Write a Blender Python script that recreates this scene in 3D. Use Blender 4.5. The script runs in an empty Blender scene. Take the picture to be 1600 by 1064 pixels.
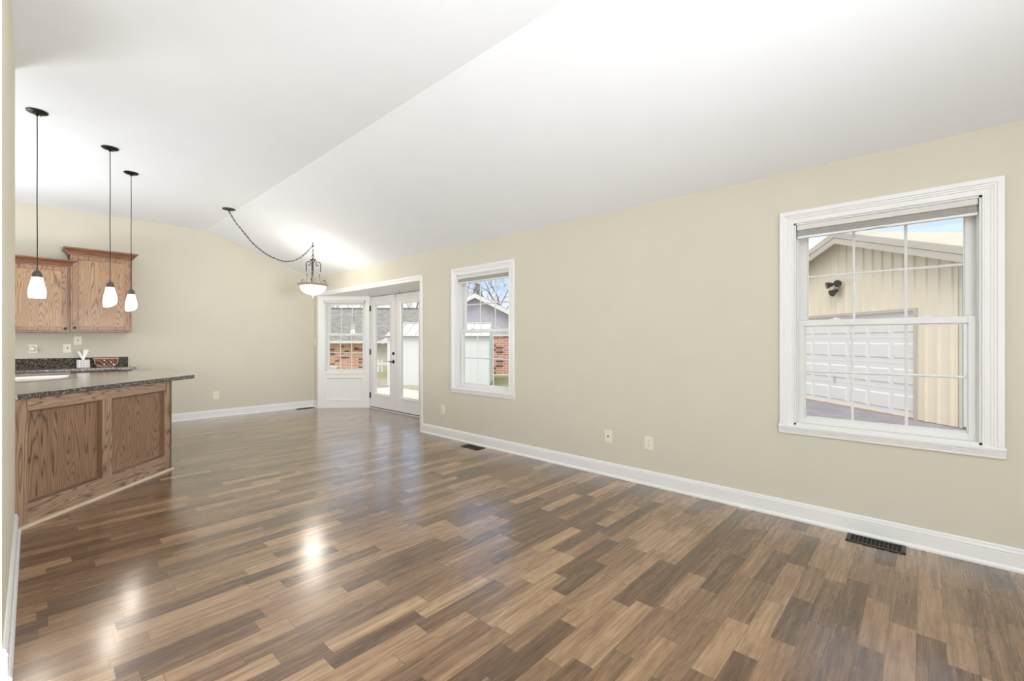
import bpy, bmesh, math, random
from mathutils import Vector, Matrix
from mathutils.geometry import tessellate_polygon
random.seed(7)
C = bpy.context.scene.collection
SC = bpy.context.scene
R = math.radians

# ---------------------------------------------------------------- camera, exposure, sky, lights
TH = math.atan(750 / 693.0)
cam_d = bpy.data.cameras.new('camera'); cam = bpy.data.objects.new('camera', cam_d); C.objects.link(cam)
cam_d.sensor_width = 36.0; cam_d.lens = 693 / 1600 * 36; cam_d.shift_y = 0.5 / 1600
cam_d.clip_start = 0.02; cam_d.clip_end = 400
cam.location = (0, 0, 1.253); cam.rotation_euler = (R(90), 0, -TH)
SC.camera = cam
SC.view_settings.view_transform = 'Standard'; SC.view_settings.look = 'None'
SC.view_settings.exposure = 0.38; SC.view_settings.gamma = 1.0; SC.view_settings.use_curve_mapping = False

W = bpy.data.worlds.new('sky'); SC.world = W; W.use_nodes = True
wn = W.node_tree.nodes; wl = W.node_tree.links; wn.clear()
wo = wn.new('ShaderNodeOutputWorld'); wb = wn.new('ShaderNodeBackground')
wt = wn.new('ShaderNodeTexCoord'); wno = wn.new('ShaderNodeTexNoise'); wr = wn.new('ShaderNodeValToRGB')
wm = wn.new('ShaderNodeMapping'); wm.inputs['Scale'].default_value = (1, 1, 2.5)
wl.new(wt.outputs['Generated'], wm.inputs['Vector']); wl.new(wm.outputs[0], wno.inputs['Vector'])
wno.inputs['Scale'].default_value = 2.2; wno.inputs['Detail'].default_value = 4
wr.color_ramp.elements[0].position = 0.36; wr.color_ramp.elements[0].color = (0.42, 0.54, 0.70, 1)
wr.color_ramp.elements[1].position = 0.52; wr.color_ramp.elements[1].color = (0.66, 0.655, 0.645, 1)
wsx = wn.new('ShaderNodeSeparateXYZ'); wmr = wn.new('ShaderNodeMapRange'); wsu = wn.new('ShaderNodeMath'); wsu.operation = 'SUBTRACT'
wl.new(wt.outputs['Generated'], wsx.inputs[0]); wl.new(wsx.outputs[0], wmr.inputs['Value'])
wmr.inputs['From Min'].default_value = 0.78; wmr.inputs['From Max'].default_value = 0.97; wmr.inputs['To Max'].default_value = 0.16
wl.new(wno.outputs['Fac'], wsu.inputs[0]); wl.new(wmr.outputs[0], wsu.inputs[1]); wl.new(wsu.outputs[0], wr.inputs['Fac']); wl.new(wr.outputs['Color'], wb.inputs['Color'])
wb.inputs['Strength'].default_value = 1.32
wl.new(wb.outputs[0], wo.inputs[0])


def area(name, loc, direction, sx, sy, power, col=(1, 1, 1), spread=180):
    d = bpy.data.lights.new(name, 'AREA'); d.shape = 'RECTANGLE'; d.size = sx; d.size_y = sy
    d.energy = power; d.color = col; d.spread = R(spread)
    o = bpy.data.objects.new(name, d); C.objects.link(o); o.location = loc
    o.rotation_euler = Vector(direction).to_track_quat('-Z', 'Y').to_euler()
    return o


def point(name, loc, power, r=0.05, col=(1, 0.93, 0.82)):
    d = bpy.data.lights.new(name, 'POINT'); d.energy = power; d.shadow_soft_size = r; d.color = col
    o = bpy.data.objects.new(name, d); C.objects.link(o); o.location = loc
    return o


sd = bpy.data.lights.new('sun', 'SUN'); sd.energy = 1.7; sd.angle = R(35); sd.color = (1, 0.97, 0.92)
so = bpy.data.objects.new('sun', sd); C.objects.link(so)
so.rotation_euler = Vector((0.75, 0.1, -1.0)).to_track_quat('-Z', 'Y').to_euler()
# added fill light behind the camera; the rear wall has no window
area('rear_fill', (0.4, -3.5, 1.35), (0, 1, 0.05), 5.0, 2.2, 27, (0.92, 0.96, 1.0))
# added fill lights out of view, behind the camera and behind the wall end
area('forward_fill', (1.0, -3.3, 1.3), (0.0, 1.0, 0.04), 1.2, 1.0, 27, (0.94, 0.97, 1.0), 65)
area('ceiling_fill', (0.9, -2.2, 0.8), (-0.35, 1.0, 0.8), 2.0, 1.2, 61, (0.92, 0.96, 1.0), 110)
area('side_fill', (-1.7, -1.9, 0.8), (0.18, 0.9, 1), 1.8, 1.6, 122, (0.92, 0.96, 1.0))
area('kitchen_fill', (-1.2, 6.5, 1.1), (0.6, -0.6, 1), 1.0, 1.0, 46, (0.94, 0.97, 1.0))
area('dining_fill', (-1.8, 7.3, 1.7), (1, -0.35, 0.2), 1.0, 1.0, 33, (0.96, 0.98, 1.0))


# ---------------------------------------------------------------- node helpers
def lin(r, g, b):
    f = lambda v: (v / 255) / 12.92 if v / 255 <= 0.04045 else ((v / 255 + 0.055) / 1.055) ** 2.4
    return (f(r), f(g), f(b), 1)


class N:
    def __init__(s, name):
        s.m = bpy.data.materials.new(name); s.m.use_nodes = True
        s.t = s.m.node_tree; s.t.nodes.clear()
        s.o = s.n('ShaderNodeOutputMaterial'); s.b = s.n('ShaderNodeBsdfPrincipled')
        s.l(s.b.outputs[0], s.o.inputs['Surface'])

    def n(s, k, **kw):
        x = s.t.nodes.new(k)
        for a, v in kw.items():
            if a in ('operation', 'data_type', 'blend_type', 'noise_dimensions', 'wave_type', 'bands_direction', 'feature', 'interpolation_type', 'rings_direction'):
                setattr(x, a, v)
            else:
                x.inputs[a.replace('_', ' ')].default_value = v
        return x

    def l(s, a, b): s.t.links.new(a, b)

    def math(s, op, a, b=None, c=None):
        x = s.t.nodes.new('ShaderNodeMath'); x.operation = op
        for i, v in enumerate((a, b, c)):
            if v is None: continue
            if isinstance(v, (int, float)): x.inputs[i].default_value = v
            else: s.l(v, x.inputs[i])
        return x.outputs[0]

    def coord(s, scale=(1, 1, 1), rot=(0, 0, 0), loc=(0, 0, 0), kind='Object'):
        t = s.n('ShaderNodeTexCoord'); m = s.n('ShaderNodeMapping')
        m.inputs['Scale'].default_value = scale
        m.inputs['Location'].default_value = loc
        if any(rot):
            m0 = s.n('ShaderNodeMapping'); m0.inputs['Rotation'].default_value = rot
            s.l(t.outputs[kind], m0.inputs['Vector']); s.l(m0.outputs[0], m.inputs['Vector'])
        else:
            s.l(t.outputs[kind], m.inputs['Vector'])
        return m.outputs[0]

    def noise(s, vec, scale=5, detail=3, rough=0.5, dist=0.0):
        x = s.n('ShaderNodeTexNoise', Scale=scale, Detail=detail, Roughness=rough, Distortion=dist)
        s.l(vec, x.inputs['Vector']); return x.outputs['Fac']

    def ramp(s, fac, stops):
        x = s.n('ShaderNodeValToRGB'); e = x.color_ramp.elements
        while len(e) < len(stops): e.new(0.5)
        for i, (p, c) in enumerate(stops): e[i].position = p; e[i].color = c
        s.l(fac, x.inputs['Fac']); return x.outputs['Color']

    def mix(s, fac, a, b, mode='MIX'):
        x = s.t.nodes.new('ShaderNodeMix'); x.data_type = 'RGBA'; x.blend_type = mode
        for sock, v in ((x.inputs[0], fac), (x.inputs[6], a), (x.inputs[7], b)):
            if isinstance(v, (int, float, tuple)): sock.default_value = v
            else: s.l(v, sock)
        return x.outputs[2]

    def color(s, c):
        if isinstance(c, tuple): s.b.inputs['Base Color'].default_value = c
        else: s.l(c, s.b.inputs['Base Color'])

    def rough(s, v):
        if isinstance(v, (int, float)): s.b.inputs['Roughness'].default_value = v
        else: s.l(v, s.b.inputs['Roughness'])

    def bump(s, h, strength=0.2, dist=0.01):
        x = s.n('ShaderNodeBump', Strength=strength, Distance=dist)
        s.l(h, x.inputs['Height']); s.l(x.outputs[0], s.b.inputs['Normal'])


def simple(name, col, rough=0.5, metal=0.0, bump=None, var=0.04):
    k = N(name)
    v = k.coord()
    nz = k.noise(v, 3.0, 4)
    dark = tuple(c * (1 - var) for c in col[:3]) + (1,); lite = tuple(min(1, c * (1 + var)) for c in col[:3]) + (1,)
    k.color(k.ramp(nz, [(0.3, dark), (0.7, lite)])); k.rough(rough); k.b.inputs['Metallic'].default_value = metal
    if bump: k.bump(k.noise(v, bump[0], 3), bump[1], bump[2])
    return k.m


def emis(name, col, strength):
    k = N(name); k.color((0.9, 0.88, 0.84, 1)); k.rough(0.25)
    k.b.inputs['Emission Color'].default_value = col; k.b.inputs['Emission Strength'].default_value = strength
    return k.m


def oak(name, base, dark, horizontal=False, rotz=0.0, seed=0.0, freq=9.0, contrast=1.0):
    k = N(name)
    lo, hi = 0.55, 3.4
    if horizontal: sc = (lo, hi * 2.0, hi * 2.0)
    else: sc = (hi * 1.6, hi * 1.6, lo)
    v = k.coord(sc, (0, 0, rotz), (seed, seed * 1.7, seed * 0.6))
    n1 = k.noise(v, 1.0, 2.5, 0.5, 0.35)
    ring = k.math('MULTIPLY', k.math('PINGPONG', k.math('MULTIPLY', n1, freq * 4.0), 0.5), 2.0)
    ring = k.math('POWER', ring, 0.6)
    fs = (6, 220, 220) if horizontal else (220, 220, 6)
    fine = k.noise(k.coord(fs, (0, 0, rotz)), 1.0, 3, 0.6)
    f = k.math('ADD', k.math('MULTIPLY', ring, 0.60 * contrast), k.math('MULTIPLY', fine, 0.55))
    col = k.ramp(f, [(0.2, dark), (0.42, tuple((a + b) / 2 for a, b in zip(dark, base))), (0.62, base),
                     (0.95, tuple(min(1, c * 1.22) for c in base[:3]) + (1,))])
    big = k.noise(k.coord((1.5, 1.5, 1.5)), 2.0, 2)
    col = k.mix(0.35, col, k.ramp(big, [(0.3, (0.62, 0.62, 0.62, 1)), (0.7, (1, 1, 1, 1))]), 'MULTIPLY')
    k.color(col); k.rough(0.38); k.bump(f, 0.12, 0.002)
    return k.m


# ---------------------------------------------------------------- materials
def mat_floor():
    k = N('laminate_strip_floor')
    t = k.n('ShaderNodeTexCoord'); sp = k.n('ShaderNodeSeparateXYZ'); k.l(t.outputs['Object'], sp.inputs[0])
    X, Y = sp.outputs[0], sp.outputs[1]
    wd = 0.0905
    yr = k.math('DIVIDE', k.math('SUBTRACT', Y, 0.017), wd)
    row = k.math('FLOOR', yr); fy = k.math('FRACT', yr)

    def wn(a, b=None, off=0.0):
        c = k.n('ShaderNodeCombineXYZ'); k.l(a, c.inputs[0])
        if b is not None: k.l(b, c.inputs[1])
        c.inputs[2].default_value = off
        w = k.t.nodes.new('ShaderNodeTexWhiteNoise'); w.noise_dimensions = '3D'; k.l(c.outputs[0], w.inputs['Vector'])
        return w.outputs['Value']
    ln = k.math('ADD', 0.38, k.math('MULTIPLY', wn(row, None, 1.3), 0.22))
    xr = k.math('ADD', k.math('DIVIDE', X, ln), k.math('MULTIPLY', wn(row, None, 5.1), 37.0))
    # jitter the joints so strips differ in length
    cell0 = k.math('FLOOR', xr)
    jit = k.math('MULTIPLY', k.math('SUBTRACT', wn(row, cell0, 2.2), 0.5), 0.0)
    xr = k.math('ADD', xr, jit)
    cell = k.math('FLOOR', xr); fx = k.math('FRACT', xr)
    tone = wn(row, cell, 7.7)
    tone2 = wn(row, cell, 3.1)
    # grain along X
    gx = k.math('ADD', X, k.math('MULTIPLY', tone2, 31.0)); gy = k.math('ADD', Y, k.math('MULTIPLY', tone, 17.0))
    cv = k.n('ShaderNodeCombineXYZ'); k.l(gx, cv.inputs[0]); k.l(gy, cv.inputs[1])
    def mapped(sc):
        m = k.n('ShaderNodeMapping'); m.inputs['Scale'].default_value = sc; k.l(cv.outputs[0], m.inputs['Vector']); return m.outputs[0]
    g1 = k.noise(mapped((1.8, 40, 1)), 1.0, 4, 0.62, 0.3)
    g2 = k.noise(mapped((5, 300, 1)), 1.0, 3, 0.6)
    fig = k.noise(mapped((2.2, 9, 1)), 1.0, 2, 0.5, 0.3)
    ring = k.math('PINGPONG', k.math('MULTIPLY', fig, 9.0), 0.5)
    saw = k.noise(mapped((60, 6, 1)), 1.0, 2, 0.6)
    f = k.math('ADD', k.math('MULTIPLY', tone, 0.39), k.math('MULTIPLY', g1, 0.64))
    f = k.math('ADD', f, k.math('MULTIPLY', ring, 0.14))
    f = k.math('ADD', f, k.math('MULTIPLY', g2, 0.22))
    f = k.math('ADD', f, k.math('MULTIPLY', saw, 0.05))
    f = k.math('SUBTRACT', f, 0.165)
    col = k.ramp(f, [(0.12, lin(52, 35, 23)), (0.38, lin(98, 73, 52)), (0.62, lin(144, 113, 84)), (0.95, lin(202, 170, 134))])
    # joints
    ey = k.math('MINIMUM', fy, k.math('SUBTRACT', 1.0, fy))
    jy = k.math('LESS_THAN', ey, 0.012)
    ex = k.math('MULTIPLY', k.math('MINIMUM', fx, k.math('SUBTRACT', 1.0, fx)), ln)
    jx = k.math('LESS_THAN', ex, 0.0014)
    j = k.math('MULTIPLY', k.math('MAXIMUM', jy, jx), 0.6)
    col = k.mix(j, col, lin(58, 45, 36))
    k.color(col)
    k.rough(k.math('ADD', 0.2, k.math('MULTIPLY', g2, 0.14)))
    k.b.inputs['Specular IOR Level'].default_value = 0.15
    k.b.inputs['Coat Weight'].default_value = 1.0; k.b.inputs['Coat Roughness'].default_value = 0.18; k.b.inputs['Coat IOR'].default_value = 1.55
    hgt = k.math('SUBTRACT', k.math('MULTIPLY', g2, 0.35), k.math('MAXIMUM', jy, jx))
    k.bump(hgt, 0.10, 0.001)
    return k.m


def mat_granite(name='granite_laminate', coat=1.0):
    k = N(name)
    v = k.coord()
    vo = k.n('ShaderNodeTexVoronoi', Scale=120.0); k.l(v, vo.inputs['Vector'])
    n1 = k.noise(v, 55, 4, 0.7); n2 = k.noise(v, 190, 2, 0.6)
    f = k.math('ADD', k.math('MULTIPLY', n1, 0.7), k.math('MULTIPLY', n2, 0.45))
    col = k.ramp(f, [(0.46, lin(18, 15, 13)), (0.56, lin(48, 41, 35)), (0.64, lin(100, 88, 76)), (0.76, lin(190, 178, 160))])
    k.color(col); k.rough(0.25 if coat else 0.6); k.b.inputs['Specular IOR Level'].default_value = 0.5 if coat else 0.3; k.b.inputs['Coat Weight'].default_value = coat; k.b.inputs['Coat Roughness'].default_value = 0.12; k.b.inputs['Coat IOR'].default_value = 1.6
    return k.m


def mat_brick(name, rot=0.0, c1=(214, 160, 140), c2=(186, 126, 108)):
    k = N(name)
    t = k.n('ShaderNodeTexCoord'); m0 = k.n('ShaderNodeMapping'); m0.inputs['Rotation'].default_value = (0, 0, rot)
    k.l(t.outputs['Object'], m0.inputs['Vector'])
    sp = k.n('ShaderNodeSeparateXYZ'); k.l(m0.outputs[0], sp.inputs[0])
    cb = k.n('ShaderNodeCombineXYZ'); k.l(sp.outputs[0], cb.inputs[0]); k.l(sp.outputs[2], cb.inputs[1])
    b = k.n('ShaderNodeTexBrick', Scale=1.0, Mortar_Size=0.012, Bias=-0.1)
    b.inputs['Brick Width'].default_value = 0.30; b.inputs['Row Height'].default_value = 0.10
    b.inputs['Color1'].default_value = lin(*c1); b.inputs['Color2'].default_value = lin(*c2)
    b.inputs['Mortar'].default_value = lin(236, 224, 208); k.l(cb.outputs[0], b.inputs['Vector'])
    # some bricks burnt black
    yy = k.math('FLOOR', k.math('DIVIDE', sp.outputs[2], 0.10)); xx = k.math('FLOOR', k.math('DIVIDE', sp.outputs[0], 0.30))
    c2_ = k.n('ShaderNodeCombineXYZ'); k.l(xx, c2_.inputs[0]); k.l(yy, c2_.inputs[1])
    w = k.t.nodes.new('ShaderNodeTexWhiteNoise'); k.l(c2_.outputs[0], w.inputs['Vector'])
    dk = k.math('MULTIPLY', k.math('GREATER_THAN', w.outputs['Value'], 0.84), 0.75)
    k.color(k.mix(dk, b.outputs['Color'], lin(60, 50, 48))); k.rough(0.9)
    return k.m


def mat_shingle():
    k = N('grey_shingles')
    v = k.coord((1.2, 1.2, 9))
    f = k.noise(v, 2.0, 4, 0.7)
    k.color(k.ramp(f, [(0.3, lin(112, 110, 106)), (0.7, lin(178, 174, 168))])); k.rough(0.9)
    return k.m


def mat_grass():
    k = N('lawn')
    f = k.noise(k.coord(), 6.0, 6, 0.7)
    k.color(k.ramp(f, [(0.3, lin(122, 138, 88)), (0.7, lin(186, 182, 140))])); k.rough(0.95)
    return k.m


def mat_glass():
    k = N('window_glass')
    k.t.nodes.remove(k.b)
    tr = k.n('ShaderNodeBsdfTransparent'); tr.inputs['Color'].default_value = (0.98, 0.98, 0.98, 1)
    gl = k.n('ShaderNodeBsdfGlossy', Roughness=0.02)
    lw = k.n('ShaderNodeLayerWeight', Blend=0.5); mx = k.n('ShaderNodeMixShader')
    f5 = k.math('ADD', 0.035, k.math('MULTIPLY', 0.6, k.math('POWER', lw.outputs['Facing'], 5.0)))
    k.l(f5, mx.inputs[0]); k.l(tr.outputs[0], mx.inputs[1]); k.l(gl.outputs[0], mx.inputs[2])
    k.l(mx.outputs[0], k.o.inputs['Surface'])
    return k.m


def mat_plaid():
    k = N('plaid_card')
    t = k.n('ShaderNodeTexCoord'); sp = k.n('ShaderNodeSeparateXYZ'); k.l(t.outputs['Object'], sp.inputs[0])
    xy = k.math('ADD', sp.outputs[0], sp.outputs[1])
    a = k.math('LESS_THAN', k.math('FRACT', k.math('DIVIDE', xy, 0.028)), 0.22)
    b = k.math('LESS_THAN', k.math('FRACT', k.math('DIVIDE', sp.outputs[2], 0.028)), 0.3)
    c = k.math('LESS_THAN', k.math('FRACT', k.math('DIVIDE', k.math('ADD', xy, 0.014), 0.056)), 0.15)
    col = k.mix(k.math('MULTIPLY', a, 0.55), lin(236, 236, 236), lin(120, 122, 160))
    col = k.mix(k.math('MULTIPLY', b, 0.4), col, lin(130, 130, 140))
    col = k.mix(k.math('MULTIPLY', c, 0.5), col, lin(205, 180, 110))
    k.color(col); k.rough(0.6); return k.m


def mat_basket():
    k = N('woven_wicker')
    t = k.n('ShaderNodeTexCoord'); sp = k.n('ShaderNodeSeparateXYZ'); k.l(t.outputs['Object'], sp.inputs[0])
    u = k.math('FLOOR', k.math('DIVIDE', k.math('ADD', sp.outputs[0], sp.outputs[1]), 0.024))
    v = k.math('FLOOR', k.math('DIVIDE', sp.outputs[2], 0.024))
    ch = k.math('MODULO', k.math('ABSOLUTE', k.math('ADD', u, v)), 2.0)
    cb = k.n('ShaderNodeCombineXYZ'); k.l(u, cb.inputs[0]); k.l(v, cb.inputs[1])
    w = k.t.nodes.new('ShaderNodeTexWhiteNoise'); k.l(cb.outputs[0], w.inputs['Vector'])
    col = k.mix(ch, lin(92, 58, 42), lin(168, 122, 96))
    col = k.mix(k.math('MULTIPLY', k.math('GREATER_THAN', w.outputs['Value'], 0.9), 0.6), col, lin(214, 196, 176))
    k.color(col); k.rough(0.55); k.bump(ch, 0.4, 0.003); return k.m


M = {}
M['floor'] = mat_floor()
M['wall'] = simple('beige_wall_paint', lin(208, 203, 187), 0.75, bump=(220, 0.05, 0.001), var=0.012)
M['ceil'] = simple('white_ceiling_paint', lin(238, 241, 244), 0.85, bump=(28, 0.25, 0.004), var=0.01)
M['white'] = simple('white_gloss_trim', lin(232, 232, 230), 0.35, var=0.012)
M['vinyl'] = simple('white_window_vinyl', lin(226, 226, 224), 0.4, var=0.012)
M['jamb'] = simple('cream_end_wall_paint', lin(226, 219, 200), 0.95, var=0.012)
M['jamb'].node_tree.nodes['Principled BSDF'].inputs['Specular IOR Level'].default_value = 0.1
M['fabric'] = simple('shade_fabric', lin(186, 184, 178), 0.9, bump=(300, 0.3, 0.002))
M['railgrey'] = simple('shade_rail', lin(214, 212, 206), 0.5)
M['glass'] = mat_glass()
M['granite'] = mat_granite()
M['granite_back'] = mat_granite('granite_backsplash', 0.0)
M['oak_up'] = oak('oak_upper_vertical', lin(148, 109, 76), lin(72, 44, 27), seed=2.0, freq=7)
M['oak_up_h'] = oak('oak_upper_horizontal', lin(128, 88, 60), lin(78, 50, 32), horizontal=True, seed=5.0, freq=5)
M['oak_bar_p'] = oak('oak_bar_panel', lin(142, 111, 86), lin(56, 37, 26), rotz=R(-45), seed=1.0, freq=8, contrast=1.1)
M['oak_bar_v'] = oak('oak_bar_stile', lin(158, 130, 105), lin(70, 49, 36), rotz=R(-45), seed=3.0, freq=7)
M['oak_bar_h'] = oak('oak_bar_rail', lin(164, 137, 112), lin(70, 49, 36), horizontal=True, rotz=R(-45), seed=4.0, freq=7)
M['oak_dark'] = simple('dark_stained_moulding', lin(112, 80, 56), 0.35, var=0.15)
M['oak_dark'].node_tree.nodes['Principled BSDF'].inputs['Coat Weight'].default_value = 1.0
M['oak_dark'].node_tree.nodes['Principled BSDF'].inputs['Coat IOR'].default_value = 1.8
M['oak_light'] = simple('light_shoe_moulding', lin(200, 180, 156), 0.4, var=0.06)
M['bronze'] = simple('black_bronze', lin(30, 27, 25), 0.4, metal=0.6)
M['capbr'] = simple('bronze_cap', lin(96, 86, 76), 0.4, metal=0.5)
M['iron'] = simple('antiqued_iron', lin(46, 43, 40), 0.55, metal=0.0, var=0.25)
M['rim'] = simple('antique_silver_rim', lin(168, 158, 142), 0.4, metal=0.2, var=0.12)
M['black'] = simple('black_hardware', lin(22, 22, 23), 0.3, metal=0.4)
M['knob'] = simple('black_ceramic_knob', lin(12, 12, 12), 0.12)
M['steel'] = simple('brushed_stainless_steel', lin(172, 166, 158), 0.38, metal=1.0)
M['ivory'] = simple('ivory_plastic_plate', lin(232, 226, 208), 0.4, var=0.01)
M['slot'] = simple('dark_slot', lin(58, 52, 46), 0.6)
M['vent'] = simple('brown_register_metal', lin(62, 54, 46), 0.4, metal=0.4)
M['ventd'] = simple('register_dark_duct', lin(8, 7, 7), 0.8)
M['shade'] = emis('lit_frosted_shade', (1.0, 0.93, 0.80, 1), 3.2)
M['shadetop'] = emis('dim_frosted_shade_top', (1.0, 0.93, 0.78, 1), 0.75)
M['bowl'] = emis('lit_alabaster_bowl', (1.0, 0.96, 0.88, 1), 3.2)
M['plaid'] = mat_plaid()
M['tissue'] = simple('white_tissue', lin(245, 243, 236), 0.8)
M['wicker'] = mat_basket()
M['handle'] = simple('basket_rim_wood', lin(196, 168, 138), 0.5, var=0.1)
M['metalwall'] = simple('beige_sheet_metal', lin(234, 224, 203), 0.55, var=0.02)
M['metaltrim'] = simple('taupe_metal_trim', lin(196, 188, 176), 0.5, var=0.02)
M['metalroof'] = simple('cream_metal_roof', lin(212, 207, 190), 0.5, var=0.02)
M['gdoor'] = simple('white_garage_door_paint', lin(232, 231, 229), 0.5, var=0.01)
M['asphalt'] = simple('grey_asphalt', lin(150, 146, 152), 0.9, var=0.12, bump=(60, 0.3, 0.01))
M['concrete'] = simple('pale_concrete', lin(222, 216, 204), 0.9, var=0.05)
M['gravel'] = simple('gravel', lin(176, 166, 150), 0.95, var=0.25)
M['grass'] = mat_grass()
M['brick'] = mat_brick('garage_brick', -TH * -1)
M['brick_n'] = mat_brick('house_brick', TH, (232, 178, 158), (205, 142, 122))
M['shingle'] = mat_shingle()
M['siding'] = simple('lilac_grey_siding', lin(196, 194, 206), 0.7, var=0.05)
M['stone'] = simple('taupe_siding', lin(212, 203, 194), 0.8, var=0.15)
M['shedwall'] = simple('white_shed_wall', lin(232, 236, 238), 0.5, var=0.01)
M['shedroof'] = simple('white_metal_roof', lin(248, 248, 248), 0.4, var=0.01)
M['bark'] = simple('grey_bark', lin(128, 124, 128), 0.9, var=0.2)
M['brownleaf'] = simple('brown_needles', lin(150, 126, 98), 0.9, var=0.25)
M['soffit'] = simple('beige_soffit', lin(186, 176, 158), 0.7)


# ---------------------------------------------------------------- mesh builder
class MB:
    def __init__(s, m=None): s.v = []; s.f = []; s.m = m or Matrix.Identity(4); s.mi = []; s.cur = 0

    def add(s, vs, fs):
        o = len(s.v); s.v += [s.m @ Vector(p) for p in vs]; s.f += [tuple(i + o for i in f) for f in fs]
        s.mi += [s.cur] * len(fs); return s

    def box(s, x0, x1, y0, y1, z0, z1):
        x0, x1 = sorted((x0, x1)); y0, y1 = sorted((y0, y1)); z0, z1 = sorted((z0, z1))
        return s.add([(x0, y0, z0), (x1, y0, z0), (x1, y1, z0), (x0, y1, z0), (x0, y0, z1), (x1, y0, z1), (x1, y1, z1), (x0, y1, z1)],
                     [(0, 3, 2, 1), (4, 5, 6, 7), (0, 1, 5, 4), (1, 2, 6, 5), (2, 3, 7, 6), (3, 0, 4, 7)])

    def prism(s, poly, z0, z1, hole=None):
        def area2(p): return sum(p[i][0] * p[(i + 1) % len(p)][1] - p[(i + 1) % len(p)][0] * p[i][1] for i in range(len(p)))
        loops = [list(poly)] + ([list(hole)] if hole else [])
        if area2(loops[0]) < 0: loops[0].reverse()
        if hole and area2(loops[1]) > 0: loops[1].reverse()
        flat = [p for l in loops for p in l]; n = len(flat)
        tris = tessellate_polygon([[Vector((p[0], p[1], 0)) for p in l] for l in loops])
        vs = [(p[0], p[1], z0) for p in flat] + [(p[0], p[1], z1) for p in flat]; fs = []
        for t in tris:
            a, b, c = t
            A = (flat[b][0] - flat[a][0]) * (flat[c][1] - flat[a][1]) - (flat[b][1] - flat[a][1]) * (flat[c][0] - flat[a][0])
            if A < 0: a, b, c = a, c, b
            fs += [(a + n, b + n, c + n), (c, b, a)]
        o = 0
        for l in loops:
            k = len(l)
            for i in range(k): fs.append((o + i, o + (i + 1) % k, o + (i + 1) % k + n, o + i + n))
            o += k
        return s.add(vs, fs)

    def sweep(s, prof, p0, p1, side, up=(0, 0, 1), cut0=0.0, cut1=0.0):
        """extrude a profile [(out, height)] from p0 to p1; side = outward direction; cuts mitre the ends"""
        p0, p1, side, up = map(Vector, (p0, p1, side, up)); d = (p1 - p0).normalized(); n = len(prof)
        vs = [p0 + side * a + up * b + d * (cut0 * a) for a, b in prof] + [p1 + side * a + up * b - d * (cut1 * a) for a, b in prof]
        fs = [(i, (i + 1) % n, (i + 1) % n + n, i + n) for i in range(n)] + [tuple(range(n - 1, -1, -1)), tuple(range(n, 2 * n))]
        return s.add(vs, fs)

    def lathe(s, prof, c, seg=28, slant=None, axis='z'):
        vs = []; fs = []
        for (r, z) in prof:
            for i in range(seg):
                a = 2 * math.pi * i / seg; x, y = r * math.cos(a), r * math.sin(a); zz = z
                if slant and z < slant[0]: zz = z + (slant[0] - z) / (slant[0] - slant[3]) * (x * slant[1] + y * slant[2])
                if axis == 'z': vs.append((c[0] + x, c[1] + y, c[2] + zz))
                elif axis == 'x': vs.append((c[0] + zz, c[1] + x, c[2] + y))
                else: vs.append((c[0] + x, c[1] + zz, c[2] + y))
        for k in range(len(prof) - 1):
            for i in range(seg):
                j = (i + 1) % seg; a = k * seg
                fs.append((a + i, a + j, a + seg + j, a + seg + i))
        if prof[0][0] > 1e-5: fs.append(tuple(range(seg - 1, -1, -1)))
        if prof[-1][0] > 1e-5: fs.append(tuple(range((len(prof) - 1) * seg, len(prof) * seg)))
        return s.add(vs, fs)

    def tube(s, pts, r, seg=8, closed=False):
        pts = [Vector(p) for p in pts]; n = len(pts)
        rs = r if isinstance(r, (list, tuple)) else [r] * n
        vs = []; fs = []; up = None
        for i, p in enumerate(pts):
            a = pts[(i - 1) % n] if (i > 0 or closed) else p; b = pts[(i + 1) % n] if (i < n - 1 or closed) else p
            t = (b - a).normalized()
            if up is None:
                up = t.orthogonal().normalized()
            else:
                up = (up - t * up.dot(t)); up = up.normalized() if up.length > 1e-6 else t.orthogonal().normalized()
            w = t.cross(up)
            for k in range(seg):
                q = 2 * math.pi * k / seg; vs.append(p + (up * math.cos(q) + w * math.sin(q)) * rs[i])
        for i in range(n if closed else n - 1):
            for k in range(seg):
                a = i * seg; b = ((i + 1) % n) * seg; j = (k + 1) % seg
                fs.append((a + k, a + j, b + j, b + k))
        if not closed: fs += [tuple(range(seg - 1, -1, -1)), tuple(range((n - 1) * seg, n * seg))]
        return s.add(vs, fs)

    def ball(s, c, r, seg=14, rings=8, sc=(1, 1, 1)):
        prof = [(max(1e-6, math.sin(math.pi * i / rings)), -math.cos(math.pi * i / rings)) for i in range(rings + 1)]
        vs = []; fs = []
        for (a, z) in prof:
            for i in range(seg):
                q = 2 * math.pi * i / seg
                vs.append((c[0] + a * math.cos(q) * r * sc[0], c[1] + a * math.sin(q) * r * sc[1], c[2] + z * r * sc[2]))
        for k in range(rings):
            for i in range(seg):
                j = (i + 1) % seg; fs.append((k * seg + i, k * seg + j, (k + 1) * seg + j, (k + 1) * seg + i))
        return s.add(vs, fs)

    def build(s, name, mat, parent=None, bevel=0.0, smooth=False, segs=2):
        off = Vector((0, 0, 0)); p = parent
        while p is not None: off += Vector(p.location); p = p.parent
        me = bpy.data.meshes.new(name)
        me.from_pydata([tuple(v - off) for v in s.v], [], s.f)
        for mm in (mat if isinstance(mat, list) else [mat]): me.materials.append(mm)
        if isinstance(mat, list): me.polygons.foreach_set('material_index', s.mi)
        bm = bmesh.new(); bm.from_mesh(me); bmesh.ops.recalc_face_normals(bm, faces=bm.faces); bm.to_mesh(me); bm.free()
        o = bpy.data.objects.new(name, me); C.objects.link(o)
        if parent: o.parent = parent
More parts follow.
